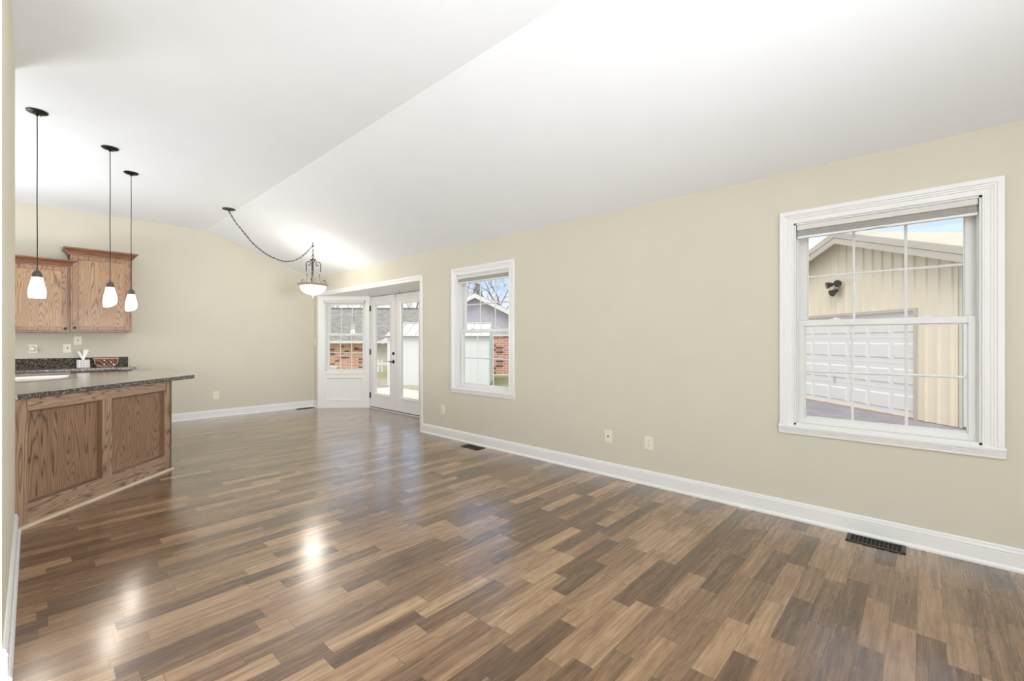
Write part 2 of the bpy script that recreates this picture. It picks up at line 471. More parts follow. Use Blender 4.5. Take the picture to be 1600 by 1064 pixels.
        if smooth:
            me.polygons.foreach_set('use_smooth', [True] * len(me.polygons)); me.set_sharp_from_angle(angle=R(38))
        if bevel:
            b = o.modifiers.new('bevel', 'BEVEL'); b.width = bevel; b.segments = segs; b.limit_method = 'ANGLE'; b.angle_limit = R(40)
        return o


def tag(o, label=None, cat=None, group=None, kind=None):
    if label: o['label'] = label
    if cat: o['category'] = cat
    if group: o['group'] = group
    if kind: o['kind'] = kind
    return o


def empty(name, loc, label=None, cat=None, group=None, kind=None):
    o = bpy.data.objects.new(name, None); C.objects.link(o); o.location = loc; o.empty_display_size = 0.1
    return tag(o, label, cat, group, kind)


def struct(o, label=None, cat=None): return tag(o, label, cat, None, 'structure')


def copy_tree(o, parent=None):
    c = o.copy(); C.objects.link(c); c.parent = parent
    for ch in list(o.children): copy_tree(ch, c)
    return c


def frame(o, u, v):
    """matrix: local x -> u, local y -> v, z up, origin o"""
    return Matrix(((u[0], v[0], 0, o[0]), (u[1], v[1], 0, o[1]), (0, 0, 1, o[2]), (0, 0, 0, 1)))


# ---------------------------------------------------------------- room shell
WX, LY, HC, CX0, HS = 3.636, 8.49, 3.03, 1.889, 2.445
YR, XL = -3.6, -3.1
BX, BY = -0.075, 2.475       # corner of the end wall
struct(MB().prism([(XL - .2, YR - .2), (WX, YR - .2), (WX, 5.085), (4.32, 5.75), (4.32, 7.62), (WX, 8.27), (WX, LY), (XL - .2, LY)], -0.12, 0.0).build('floor', M['floor']),
       'brown and grey strip laminate floor', 'floor')
# ceiling: flat part and the slope down to the window wall
cb = MB()
cb.add([(XL - .2, YR - .2, HC), (CX0, YR - .2, HC), (WX + .2, YR - .2, HS - .067), (WX + .2, LY + .2, HS - .067), (CX0, LY + .2, HC), (XL - .2, LY + .2, HC),
        (XL - .2, YR - .2, HC + .2), (CX0, YR - .2, HC + .2), (WX + .2, YR - .2, HS + .14), (WX + .2, LY + .2, HS + .14), (CX0, LY + .2, HC + .2), (XL - .2, LY + .2, HC + .2)],
       [(0, 1, 4, 5), (1, 2, 3, 4), (6, 11, 10, 7), (7, 10, 9, 8), (0, 6, 7, 1), (1, 7, 8, 2), (2, 8, 9, 3), (3, 9, 10, 4), (4, 10, 11, 5), (5, 11, 6, 0)])
struct(cb.build('ceiling', M['ceil']), 'white vaulted ceiling', 'ceiling')
# right wall with openings (window 1, window 2, bay)
T = 0.14
w1a, w1b, wz0, wz1 = -0.25, 0.66, 0.665, 2.075
w2a, w2b = 3.40, 4.31
b0, b1, bz = 5.085, 8.27, 2.092
rw = MB()
for (ya, yb, za, zb) in [(YR, w1a, 0, 2.46), (w1a, w1b, 0, wz0), (w1a, w1b, wz1, 2.46), (w1b, w2a, 0, 2.46), (w2a, w2b, 0, wz0), (w2a, w2b, wz1, 2.46),
                         (w2b, b0, 0, 2.46), (b0, b1, bz, 2.46), (b1, LY, 0, 2.46)]:
    rw.box(WX, WX + T, ya, yb, za, zb)
struct(rw.build('wall_right', M['wall']), 'beige window wall on the right', 'wall')
# back wall
bw = MB()
bw.add([(XL, LY, 0), (WX + T, LY, 0), (WX + T, LY, 2.46), (CX0, LY, HC + .05), (XL, LY, HC + .05),
        (XL, LY + T, 0), (WX + T, LY + T, 0), (WX + T, LY + T, 2.46), (CX0, LY + T, HC + .05), (XL, LY + T, HC + .05)],
       [(0, 1, 2, 3, 4), (9, 8, 7, 6, 5), (0, 5, 6, 1), (1, 6, 7, 2), (2, 7, 8, 3), (3, 8, 9, 4), (4, 9, 5, 0)])
struct(bw.build('wall_back', M['wall']), 'beige far wall of dining area and kitchen', 'wall')
struct(MB().box(XL - T, XL, YR, LY, 0, HC + .05).build('wall_left', M['wall']), 'beige wall closing the room on the left', 'wall')
struct(MB().box(XL, WX + T, YR - T, YR, 0, HC + .05).build('wall_rear', M['wall']), 'beige wall behind the camera', 'wall')
ew = MB(); ew.box(XL, BX - .004, BY, 4.35, 0, HC + .01)
ewo = struct(ew.build('wall_end', M['wall']), 'cream wall end at the left edge of the photo', 'wall')
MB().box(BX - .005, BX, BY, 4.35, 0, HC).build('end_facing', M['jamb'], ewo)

BASE = [(0, 0), (0.026, 0), (0.026, 0.012), (0.020, 0.022), (0.0145, 0.024), (0.0145, 0.088), (0.0125, 0.092), (0.0165, 0.097), (0.0135, 0.110), (0.010, 0.113), (0.012, 0.118), (0.007, 0.124), (0, 0.126)]
struct(MB().sweep(BASE, (WX, YR, 0), (WX, b0 - .066, 0), (-1, 0, 0)).build('baseboard_right', M['white']), 'white moulded baseboard under the windows', 'baseboard')
struct(MB().sweep(BASE, (WX, b1 + .04, 0), (WX, LY, 0), (-1, 0, 0), cut1=1).build('baseboard_corner', M['white']), 'short white baseboard beside the bay', 'baseboard')
struct(MB().sweep(BASE, (0.93, LY, 0), (WX, LY, 0), (0, -1, 0), cut1=1).build('baseboard_back', M['white']), 'white baseboard on the far wall', 'baseboard')
struct(MB().sweep(BASE, (BX, BY, 0), (BX, 4.34, 0), (1, 0, 0), cut0=-1).build('baseboard_left', M['white']), 'white baseboard along the cream wall end', 'baseboard')
struct(MB().sweep(BASE, (XL, BY, 0), (BX, BY, 0), (0, -1, 0), cut1=-1).build('baseboard_front', M['white']), 'white baseboard at the near face of the wall end', 'baseboard')

# casing profile (out from wall, across the width starting at the inner edge)
def casing(mb, u0, u1, z0, z1, w=0.084, face=-1.0, sill=True):
    """fluted picture-frame casing in a local frame: x along wall, -y into the room"""
    P = [(0, 0), (.012, 0), (.012, .008), (.009, .010), (.010, .030), (.014, .034), (.014, .042), (.018, .046), (.018, .054), (.023, .058), (.023, w), (0, w)]
    # left: width grows to -x
    def leg(p0, p1, wid, c0, c1):
        n = len(P); p0, p1, wid = Vector(p0), Vector(p1), Vector(wid); d = (p1 - p0).normalized()
        vs = [p0 + Vector((0, face * a, 0)) + wid * b + d * (-b * c0) for a, b in P] + [p1 + Vector((0, face * a, 0)) + wid * b + d * (b * c1) for a, b in P]
        mb.add(vs, [(i, (i + 1) % n, (i + 1) % n + n, i + n) for i in range(n)] + [tuple(range(n)), tuple(range(2 * n - 1, n - 1, -1))])
    leg((u0, 0, z0), (u0, 0, z1), (-1, 0, 0), 0, 1)
    leg((u1, 0, z0), (u1, 0, z1), (1, 0, 0), 0, 1)
    leg((u0, 0, z1), (u1, 0, z1), (0, 0, 1), 1, 1)


def sash(mb, u0, u1, z0, z1, st, rb, rt, v0, v1, hm, mw=0.017):
    mb.box(u0, u0 + st, v0, v1, z0, z1); mb.box(u1 - st, u1, v0, v1, z0, z1)
    mb.box(u0 + st, u1 - st, v0, v1, z0, z0 + rb); mb.box(u0 + st, u1 - st, v0, v1, z1 - rt, z1)
    gu0, gu1, gz0, gz1 = u0 + st, u1 - st, z0 + rb, z1 - rt
    # bead around the glass
    b = .006
    for (a, c, d, e) in [(gu0, gu0 + b, gz0, gz1), (gu1 - b, gu1, gz0, gz1), (gu0, gu1, gz0, gz0 + b), (gu0, gu1, gz1 - b, gz1)]:
        mb.box(a, c, v0 + .008, v1 - .004, d, e)
    return gu0, gu1, gz0, gz1


def muntins(mb, g, vm, mw, hz):
    gu0, gu1, gz0, gz1 = g
    for k in (1, 2):
        u = gu0 + (gu1 - gu0) * k / 3
        mb.add([(u - mw / 2, vm, gz0), (u, vm - .006, gz0), (u + mw / 2, vm, gz0), (u, vm + .006, gz0),
                (u - mw / 2, vm, gz1), (u, vm - .006, gz1), (u + mw / 2, vm, gz1), (u, vm + .006, gz1)],
               [(0, 1, 5, 4), (1, 2, 6, 5), (2, 3, 7, 6), (3, 0, 4, 7), (0, 3, 2, 1), (4, 5, 6, 7)])
    z = hz
    mb.add([(gu0, vm, z - mw / 2), (gu0, vm - .006, z), (gu0, vm, z + mw / 2), (gu0, vm + .006, z),
            (gu1, vm, z - mw / 2), (gu1, vm - .006, z), (gu1, vm, z + mw / 2), (gu1, vm + .006, z)],
           [(0, 1, 5, 4), (1, 2, 6, 5), (2, 3, 7, 6), (3, 0, 4, 7), (0, 3, 2, 1), (4, 5, 6, 7)])


def double_hung(name, mtx, w, z0, z1, label, cased=True, depth=0.13, hm=(1.04, 1.705), zmeet=1.376):
    o = mtx @ Vector((w / 2, 0, z0))
    root = struct(empty(name, o), label, 'window')
    if cased:
        cm = MB(mtx); casing(cm, 0, w, z0, z1); cm.build('casing', M['white'], root)
        ap = MB(mtx)
        AP = [(0, 0), (.010, 0), (.014, .006), (.014, .018), (.018, .021), (.018, .029), (.023, .032), (.023, .040), (.028, .043), (.030, .058), (.024, .064), (.012, .066), (0, .066)]
        ap.sweep(AP, (-.09, 0, z0 - .066), (w + .09, 0, z0 - .066), (0, -1, 0)); ap.build('window_sill', M['white'], root)
    jm = MB(mtx); t = .012
    jm.box(0, t, 0.0, depth, z0, z1); jm.box(w - t, w, 0, depth, z0, z1); jm.box(0, w, 0, depth, z0, z0 + t); jm.box(0, w, 0, depth, z1 - t, z1)
    # parting stops / tracks at each side
    for a, s in ((t, 1), (w - t, -1)):
        jm.box(a, a + s * .006, .082, .088, z0, z1); jm.box(a, a + s * .008, .034, .040, z0, z1)
    jm.build('jamb', M['vinyl'], root)
    lo = MB(mtx); g = sash(lo, t + .004, w - t - .004, z0 + t, zmeet + .02, .037, .042, .038, .044, .080, None)
    muntins(lo, g, .064, .017, hm[0]); los = lo.build('lower_sash', M['vinyl'], root, bevel=.0015)
    MB(mtx).box(g[0], g[1], .063, .065, g[2], g[3]).build('pane', M['glass'], los)
    up = MB(mtx); g = sash(up, t, w - t, zmeet - .015, z1 - t, .052, .032, .05, .086, .118, None)
    muntins(up, g, .104, .017, hm[1]); ups = up.build('upper_sash', M['vinyl'], root, bevel=.0015)
    MB(mtx).box(g[0], g[1], .103, .105, g[2], g[3]).build('pane', M['glass'], ups)
    for u in (w * .25, w * .75):
        k = MB(mtx); zc = zmeet + .02
        k.box(u - .028, u + .028, .050, .078, zc, zc + .006); k.lathe([(.011, 0), (.011, .008), (.007, .011)], (u, .064, zc + .005), 14)
        k.box(u - .006, u + .030, .056, .064, zc + .007, zc + .012)
        k.build('latch', M['vinyl'], root, bevel=.0015)
    return root


m1 = frame((WX, w1b, 0), (0, -1), (1, 0)); m2 = frame((WX, w2b, 0), (0, -1), (1, 0))
double_hung('window_1', m1, .91, wz0, wz1, 'large white double-hung window on the right wall facing the beige metal garage')
double_hung('window_2', m2, .91, wz0, wz1, 'white double-hung window nearer the glass doors, facing the brick garage')


def cell_shade(mtx, w, label, ztop=2.062):
    root = empty('window_shade', mtx @ Vector((w / 2, .02, ztop - .1)), label, 'window shade')
    a = .016
    MB(mtx).box(a, w - a, .002, .038, ztop - .036, ztop).build('headrail', M['railgrey'], root, bevel=.003)
    f = MB(mtx); n = 5; zt, zb = ztop - .036, ztop - .079
    for i in range(n):
        za = zt - (zt - zb) * i / n; zc = zt - (zt - zb) * (i + 1) / n; zm = (za + zc) / 2
        f.add([(a + .004, .014, za), (a + .004, .008, zm), (a + .004, .014, zc), (a + .004, .036, zc), (a + .004, .036, za),
               (w - a - .004, .014, za), (w - a - .004, .008, zm), (w - a - .004, .014, zc), (w - a - .004, .036, zc), (w - a - .004, .036, za)],
              [(0, 1, 6, 5), (1, 2, 7, 6), (2, 3, 8, 7), (3, 4, 9, 8), (4, 0, 5, 9), (4, 3, 2, 1, 0), (5, 6, 7, 8, 9)])
    f.build('cell_fabric', M['fabric'], root)
    MB(mtx).box(a, w - a, .006, .036, zb - .014, zb).build('bottom_rail', M['white'], root, bevel=.002)
    h = MB(mtx); h.box(w / 2 - .04, w / 2 + .04, -.004, .008, zb - .012, zb - .002); h.box(w / 2 - .03, w / 2 + .03, -.006, -.003, zb - .008, zb - .004)
    h.build('pull_handle', M['white'], root, bevel=.002)
    return root


cell_shade(m1, .91, 'raised grey cellular shade at the top of the large right window')
cell_shade(m2, .91, 'raised grey cellular shade at the top of the window beside the bay')

# ---------------------------------------------------------------- bay with the glass doors
s2 = math.sqrt(.5)
mb1 = frame((WX, b1, 0), (s2, -s2), (s2, s2)); BL = 0.932
u0b, u1b, zb0, zb1 = .1145, .847, .66, 2.0
bp = MB(mb1)
bp.box(0, u0b, 0, .09, 0, bz); bp.box(u1b, BL, 0, .09, 0, bz); bp.box(u0b, u1b, 0, .09, zb1, bz); bp.box(u0b, u1b, .012, .09, 0, zb0)
pu0, pu1, pz0, pz1 = .126, .80, .143, .565
bp.box(u0b, pu0, 0, .012, 0, zb0); bp.box(pu1, u1b, 0, .012, 0, zb0); bp.box(pu0, pu1, 0, .012, 0, pz0); bp.box(pu0, pu1, 0, .012, pz1, zb0)
bwall = struct(bp.build('wall_bay', M['white']), 'white panelled angled side of the door bay', 'wall')
pm = MB(mb1)   # panel moulding, slopes into the recess
for (a, b, c, d, e) in [((pu0, pz0), (pu1, pz0), (0, 1), 1, 1), ((pu1, pz0), (pu1, pz1), (-1, 0), 1, 1), ((pu1, pz1), (pu0, pz1), (0, -1), 1, 1), ((pu0, pz1), (pu0, pz0), (1, 0), 1, 1)]:
    A = Vector((a[0], 0, a[1])); B = Vector((b[0], 0, b[1])); wv = Vector((c[0], 0, c[1])); dd = (B - A).normalized(); q = .03
    P = [(-.006, 0), (-.006, .008), (.0119, .024), (.0119, 0)]
    vs = [A + wv * w_ + dd * w_ + Vector((0, v_, 0)) for v_, w_ in P] + [B + wv * w_ - dd * w_ + Vector((0, v_, 0)) for v_, w_ in P]
    pm.add(vs, [(0, 1, 5, 4), (1, 2, 6, 5), (2, 3, 7, 6), (3, 0, 4, 7), (0, 3, 2, 1), (4, 5, 6, 7)])
pm.build('panel_moulding', M['white'], bwall)
mbw = mb1 @ Matrix.Translation((u0b, 0, 0)); bwid = u1b - u0b
w3 = double_hung('window_3', mbw, bwid, zb0, zb1, 'small white double-hung window in the angled bay side, facing the brick house', cased=False, depth=.09,
                 hm=(1.03, 1.74), zmeet=1.37)
wf = MB(mbw)
for (a, b, c, d) in [(-.012, .0, zb0 - .012, zb1 + .01), (bwid, bwid + .012, zb0 - .012, zb1 + .01), (0, bwid, zb1, zb1 + .01), (-.015, bwid + .015, zb0 - .025, zb0)]:
    wf.box(a, b, -.012, 0, c, d)
wf.build('window_stop', M['white'], w3, bevel=.002)
sh = empty('window_shade', mbw @ Vector((bwid / 2, -.02, 1.95)), 'rolled-up white shade above the small bay window', 'window shade')
MB(mbw).box(.0, bwid, -.045, -.012, 1.958, 2.006).build('headrail', M['railgrey'], sh, bevel=.006)
for a in (-.008, bwid - .004): MB(mbw).box(a, a + .012, -.05, -.012, 1.952, 2.01).build('end_bracket', M['fabric'], sh, bevel=.002)
# right angled side of the bay (hidden from the camera by the wall)
mb2 = frame((4.31, 5.75, 0), (-s2 * 1.0, -s2 * .985), (s2, -s2)); 
br = MB(mb2)
br.box(0, .1, 0, .09, 0, bz); br.box(.84, .945, 0, .09, 0, bz); br.box(.1, .84, 0, .09, zb1, bz); br.box(.1, .84, 0, .09, 0, zb0)
struct(br.build('wall_bay_near', M['white']), 'white angled side of the bay nearest the camera', 'wall')
double_hung('window_4', mb2 @ Matrix.Translation((.1, 0, 0)), .74, zb0, zb1, 'window in the near angled side of the bay', cased=False, depth=.09, zmeet=1.37)
# bay ceiling and casing around the opening
struct(MB().prism([(WX + .001, b0 - .1), (4.5, 5.65), (4.5, 7.75), (WX + .001, b1 + .12)], bz - .005, bz + .1).build('ceiling_bay', M['white']), 'white ceiling of the door bay', 'ceiling')
tc = MB()
CP = [(0, 0), (.008, 0), (.010, .01), (.013, .02), (.013, .03), (.019, .036), (.019, .066), (0, .066)]
def cas(p0, p1, wid, c0, c1):
    n = len(CP); p0, p1, wid = Vector(p0), Vector(p1), Vector(wid); d = (p1 - p0).normalized()
    vs = [p0 + Vector((-a, 0, 0)) + wid * b - d * b * c0 for a, b in CP] + [p1 + Vector((-a, 0, 0)) + wid * b + d * b * c1 for a, b in CP]
    tc.add(vs, [(i, (i + 1) % n, (i + 1) % n + n, i + n) for i in range(n)] + [tuple(range(n)), tuple(range(2 * n - 1, n - 1, -1))])
cas((WX, b0, 0), (WX, b0, bz), (0, -1, 0), 0, 1); cas((WX, b0, bz), (WX, b1, bz), (0, 0, 1), 1, 1); 
tc.box(WX - .019, WX, b1, b1 + .04, 0, bz + .066)
struct(tc.build('trim_1', M['white']), 'white casing around the bay opening', 'trim')

# door frame + doors
DX, d0, d1, dm = 4.31, 5.90, 7.62, 6.76
fr = MB(); fr.box(DX - .005, DX + .1, d1, d1 + .05, 0, bz); fr.box(DX - .005, DX + .1, d0 - .16, d0, 0, bz); fr.box(DX, DX + .1, d0, d1, 2.08, bz)
fro = struct(fr.build('trim_2', M['white']), 'white frame around the glass doors', 'trim')
MB().box(DX + .052, DX + .062, d0, d1, 2.045, 2.085).build('top_gap_shadow', M['slot'], fro)  # dark strip added behind the top door gap so it reads as shadow
MB().box(DX - .02, DX + .12, d0 - .02, d1 + .02, 0, .012).build('threshold', M['white'], fro, bevel=.003)
MB().box(DX + .012, DX + .03, d0, d1, .012, .03).build('bottom_gap_shadow', M['black'], fro)  # black strip standing in for the shadowed gap under the doors


def french(name, ya, yb, label, active):
    """door from ya to yb (ya<yb)"""
    root = struct(empty(name, (DX + .02, (ya + yb) / 2, 0.02)), label, 'door')
    st, z0, z1, gz0, gz1 = .165, .028, 2.07, .275, 1.905
    d = MB(); x0, x1 = DX + .004, DX + .048
    ya += .003; yb -= .003
    d.box(x0, x1, ya, ya + st, z0, z1); d.box(x0, x1, yb - st, yb, z0, z1); d.box(x0, x1, ya + st, yb - st, z0, gz0); d.box(x0, x1, ya + st, yb - st, gz1, z1)
    d.build('door_panel', M['white'], root)
    f = MB(); e = .03
    f0 = [(-.012, -e), (-.014, -e + .012), (-.004, .004), (.0, .012), (.02, .012), (.02, -e)]
    ga, gb = ya + st, yb - st
    for (A, B, wv) in [((ga, gz0), (gb, gz0), (0, 1)), ((gb, gz0), (gb, gz1), (-1, 0)), ((gb, gz1), (ga, gz1), (0, -1)), ((ga, gz1), (ga, gz0), (1, 0))]:
        A = Vector((0, A[0], A[1])); B = Vector((0, B[0], B[1])); w_ = Vector((0, wv[0], wv[1])); dd = (B - A).normalized(); n = len(f0)
        vs = [A + w_ * q + dd * q + Vector((DX + .004 + p, 0, 0)) for p, q in f0] + [B + w_ * q - dd * q + Vector((DX + .004 + p, 0, 0)) for p, q in f0]
        f.add(vs, [(i, (i + 1) % n, (i + 1) % n + n, i + n) for i in range(n)] + [tuple(range(n)), tuple(range(2 * n - 1, n - 1, -1))])
    f.build('glass_frame', M['white'], root)
    MB().box(DX + .024, DX + .03, ga - .02, gb + .02, gz0 - .02, gz1 + .02).build('pane', M['glass'], root)
    if active:
        h = MB(); yl = ya + .055
        h.lathe([(.031, 0), (.031, -.008), (.026, -.012), (.010, -.014), (.010, -.045)], (x0, yl, .885), 20, axis='x')
        h.tube([(x0 - .042, yl, .885), (x0 - .046, yl + .03, .888), (x0 - .044, yl + .075, .884), (x0 - .042, yl + .11, .890)], [.009, .008, .0075, .006], 10)
        h.build('door_handle', M['black'], root, smooth=True)
        k = MB(); k.lathe([(.029, 0), (.029, -.01), (.022, -.016), (.001, -.017)], (x0, yl, 1.03), 20, axis='x'); k.box(x0 - .028, x0 - .014, yl - .004, yl + .004, 1.015, 1.045)
        k.build('deadbolt', M['black'], root, smooth=True)
        for z in (1.857, 1.045, .235):
            q = MB(); q.tube([(x0 - .009, yb - .002, z - .055), (x0 - .009, yb - .002, z + .055)], .009, 10); q.box(x0 - .004, x0 + .004, yb - .03, yb + .004, z - .05, z + .05)
            q.build('hinge', M['black'], root)
    else:
        MB().box(x0 - .012, x0, yb - .012, yb + .012, z0, z1).build('astragal', M['white'], root, bevel=.003)
        MB().box(x0 - .016, x0 - .008, yb - .006, yb + .01, 2.02, 2.05).build('flush_bolt', M['rim'], root)
    return root


french('door_1', dm, d1, 'left white glass door with black lever and black hinges', True)
french('door_2', d0, dm, 'right white glass door with full-length pane, no handle', False)

hk = empty('ceiling_hook', (4.12, 6.34, bz), 'large white hook screwed into the bay ceiling before the right glass door', 'hook')
q = MB(); q.tube([(4.12, 6.34, bz), (4.12, 6.34, bz - .03), (4.12, 6.355, bz - .045), (4.12, 6.35, bz - .07), (4.12, 6.32, bz - .08), (4.12, 6.30, bz - .06)], .003, 8)
q.build('hook_wire', M['rim'], hk, smooth=True)
q = MB(); q.lathe([(.001, -.006), (.012, -.005), (.012, 0)], (4.12, 6.34, bz), 12); q.build('hook_plate', M['rim'], hk)
q = MB(); q.tube([(3.93, 8.03 - .05, bz), (3.93, 7.98, bz - .02), (3.94, 7.97, bz - .035), (3.95, 7.965, bz - .03)], .0035, 8); q.lathe([(.001, -.005), (.012, -.004), (.012, 0)], (3.93, 7.98, bz), 12)
tag(q.build('ceiling_hook', M['white'], smooth=True), 'tiny white hook in the bay ceiling above the small angled window', 'hook')

# ---------------------------------------------------------------- wall plates
def plate(loc, u, n, label, kind, w=.072, h=.116):
    """plate centred at loc, u = direction along wall, n = into the room"""
    mt = frame(loc, u, (-n[0], -n[1])); root = empty('outlet_plate' if kind == 'duplex' else 'wall_plate', loc, label, 'outlet' if kind == 'duplex' else 'wall plate')
    MB(mt).box(-w / 2, w / 2, -.006, 0, -h / 2, h / 2).build('plate', M['ivory'], root, bevel=.003)
    def d(v0, v1, mb): return mb
    if kind == 'duplex':
        for z in (.021, -.021):
            r = MB(mt); r.prism([(.0165 * math.cos(a) , .0145 * math.sin(a)) for a in [2 * math.pi * i / 16 for i in range(16)]], 0, .0025)
            # turn prism upright: rebuild as lathe around y
            r = MB(mt); r.lathe([(.017, 0), (.017, -.002), (.001, -.0022)], (0, -.006, z), 18, axis='y'); ro = r.build('receptacle', M['ivory'], root)
            sl = MB(mt)
            for dx in (-.006, .006): sl.box(dx - .0012, dx + .0012, -.0088, -.0075, z - .001, z + .009)
            sl.lathe([(.0026, 0), (.0026, -.001)], (0, -.0078, z - .008), 10, axis='y'); sl.build('slots', M['slot'], ro)
        MB(mt).lathe([(.003, 0), (.003, -.0015)], (0, -.006, 0), 10, axis='y').build('screw', M['rim'], root)
    elif kind == 'jack':
        MB(mt).lathe([(.007, 0), (.007, -.004), (.004, -.004), (.004, -.007)], (0, -.006, 0), 12, axis='y').build('jack', M['slot'], root)
        for z in (.042, -.042): MB(mt).lathe([(.003, 0), (.003, -.0015)], (0, -.006, z), 10, axis='y').build('screw', M['rim'], root)
    elif kind == 'switch':
        MB(mt).box(-.016, .016, -.011, -.006, -.033, .033).build('rocker', M['ivory'], root, bevel=.002)
    elif kind == 'toggle':
        MB(mt).box(-.005, .005, -.018, -.006, -.004, .012).build('toggle', M['slot'], root, bevel=.001)
    elif kind == 'plugin':
        p = MB(mt); p.lathe([(.033, 0), (.034, -.02), (.028, -.036), (.001, -.04)], (-.01, -.006, .002), 20, axis='y'); p.build('plug_in_timer', M['ivory'], root, smooth=True)
    return root


rwn = ((0, -1), (-1, 0))
plate((WX, 1.740, .365), *rwn, 'ivory duplex outlet low on the right wall, nearest the large window', 'duplex', w=.08)
plate((WX, 2.139, .366), *rwn, 'ivory cable-jack plate low on the right wall, left of the outlet', 'jack', w=.08)
plate((WX, 4.587, .361), *rwn, 'ivory duplex outlet low on the right wall between bay and narrow window', 'duplex')
plate((WX, 8.42, 1.223), *rwn, 'ivory light switch on the short wall piece beside the bay window', 'switch')
bwn = ((1, 0), (0, -1))
plate((2.045, LY, .362), *bwn, 'ivory duplex outlet low on the far beige wall', 'duplex', w=.08, h=.125)
plate((.008, LY, 1.148), *bwn, 'ivory plate with round plug-in timer above the back counter', 'plugin', w=.08)
plate((.325, LY, 1.152), *bwn, 'ivory toggle switch plate above the back counter, left of the jack', 'toggle', w=.08)
plate((.425, LY, 1.258), *bwn, 'ivory jack plate just under the taller oak cabinet', 'jack', w=.08)


# ---------------------------------------------------------------- floor registers
def register(loc, lx, ly, label, ncol=14, ang=0):
    root = empty('floor_register', loc, label, 'floor vent')
    x0, x1, y0, y1 = loc[0] - lx / 2, loc[0] + lx / 2, loc[1] - ly / 2, loc[1] + ly / 2; z = loc[2]; e = .016
    f = MB(); f.box(x0, x1, y0, y0 + e * 1.3, z, z + .006); f.box(x0, x1, y1 - e * 1.3, y1, z, z + .006); f.box(x0, x0 + e, y0, y1, z, z + .006); f.box(x1 - e, x1, y0, y1, z, z + .006)
    f.build('frame', M['vent'], root, bevel=.002)
    g = MB(); long_y = ly > lx
    n = ncol
    for i in range(1, n):
        if long_y:
            y = y0 + ly * i / n; g.box(x0 + e, x1 - e, y - .0022, y + .0022, z + .001, z + .0045)
        else:
            x = x0 + lx * i / n; g.box(x - .0022, x + .0022, y0 + e, y1 - e, z + .001, z + .0045)
    if long_y: g.box((x0 + x1) / 2 - .003, (x0 + x1) / 2 + .003, y0 + e, y1 - e, z + .001, z + .0045)
    else: g.box(x0 + e, x1 - e, (y0 + y1) / 2 - .003, (y0 + y1) / 2 + .003, z + .001, z + .0045)
    g.build('grille', M['vent'], root)
    MB().box(x0 + e * .5, x1 - e * .5, y0 + e, y1 - e, z, z + .001).build('duct', M['ventd'], root)
    return root


register((3.535, .211, 0.0005), .135, .285, 'dark brown floor register under the large right window')
register((3.52, 3.88, 0.0005), .13, .285, 'dark floor register under the narrower window')
register((3.44, 8.40, 0.0005), .30, .10, 'dark floor register in the far corner beside the bay')


# ---------------------------------------------------------------- pendant lights
PS = Matrix.Diagonal((.71, .71, 1, 1))


def pendant(slant):
    root = empty('pendant_light', (0, 0, 0))
    c = MB(PS); c.lathe([(.001, -.034), (.012, -.034), (.012, -.024), (.03, -.021), (.07, -.014), (.086, -.007), (.088, 0)], (0, 0, 0), 36); co = c.build('canopy', M['bronze'], root, smooth=True)
    for a in (0.9, 0.9 + math.pi): MB(PS).ball((.045 * math.cos(a), .045 * math.sin(a), -.022), .005, 8, 6).build('screw', M['bronze'], co)
    zt = 1.80 - HC
    MB(PS).tube([(0, 0, -.03), (.001, .001, -.35), (-.001, 0, -.7), (.0015, 0, -1.0), (0, 0, zt + .012)], .0042, 8).build('cord', M['bronze'], root, smooth=True)
    k = MB(PS); k.lathe([(.001, .018), (.009, .016), (.010, .0), (.020, -.004), (.036, -.020), (.044, -.040), (.045, -.054), (.001, -.054)], (0, 0, zt), 28); k.build('socket_cap', M['capbr'], root, smooth=True)
    g = MB(PS); sl = (-.055, slant[0], slant[1], -.215)
    prof = [(.041, -.050), (.050, -.08), (.060, -.115)]
    g.cur = 1
    g.lathe(prof, (0, 0, zt), 32, slant=sl)
    g2 = [(.060, -.115), (.068, -.15), (.071, -.175), (.069, -.200), (.064, -.215), (.060, -.213), (.064, -.175), (.055, -.115)]
    g.cur = 0; g.lathe(g2, (0, 0, zt), 32, slant=sl)
    g.build('shade', [M['shade'], M['shadetop']], root, smooth=True)
    return root


rightv = (math.cos(TH), -math.sin(TH)); fwdv = (math.sin(TH), math.cos(TH))
pl = [((.027, 5.032), 'frosted cone pendant light nearest the wall end, over the bar', (0.02, 0.02)),
      ((.488, 5.490), 'middle one of the three frosted pendant lights over the bar', (rightv[0] * .36, rightv[1] * .36)),
      ((.712, 6.142), 'rightmost and farthest frosted pendant light over the bar', (rightv[0] * .30, rightv[1] * .30))]
for (xy, lab, sl) in pl:
    p = pendant(sl); p.location = (xy[0], xy[1], HC)
    tag(p, lab, 'pendant light', 'frosted pendant lights over the bar')
    point('pendant_bulb', (xy[0], xy[1], 1.50), 3, .06)

# ---------------------------------------------------------------- swag chandelier
hx, hy, hz = 2.846, 6.674, 2.71
cxp = (1.80, 6.86, HC)
ch = empty('chandelier', (hx, hy, 1.9), 'lit bowl chandelier with iron scrolls hanging on a swagged chain', 'chandelier')
c = MB(); c.lathe([(.001, -.03), (.014, -.028), (.016, -.02), (.045, -.016), (.075, -.008), (.078, 0)], cxp, 32); c.build('canopy', M['iron'], ch, smooth=True)
k = MB(); k.tube([(hx, hy, hz + .01), (hx, hy, hz - .02), (hx + .014, hy, hz - .034), (hx, hy, hz - .05), (hx - .014, hy, hz - .036)], .004, 8); k.lathe([(.001, -.01), (.014, -.004), (.016, .003)], (hx, hy, hz), 12)
k.build('ceiling_hook', M['iron'], ch, smooth=True)
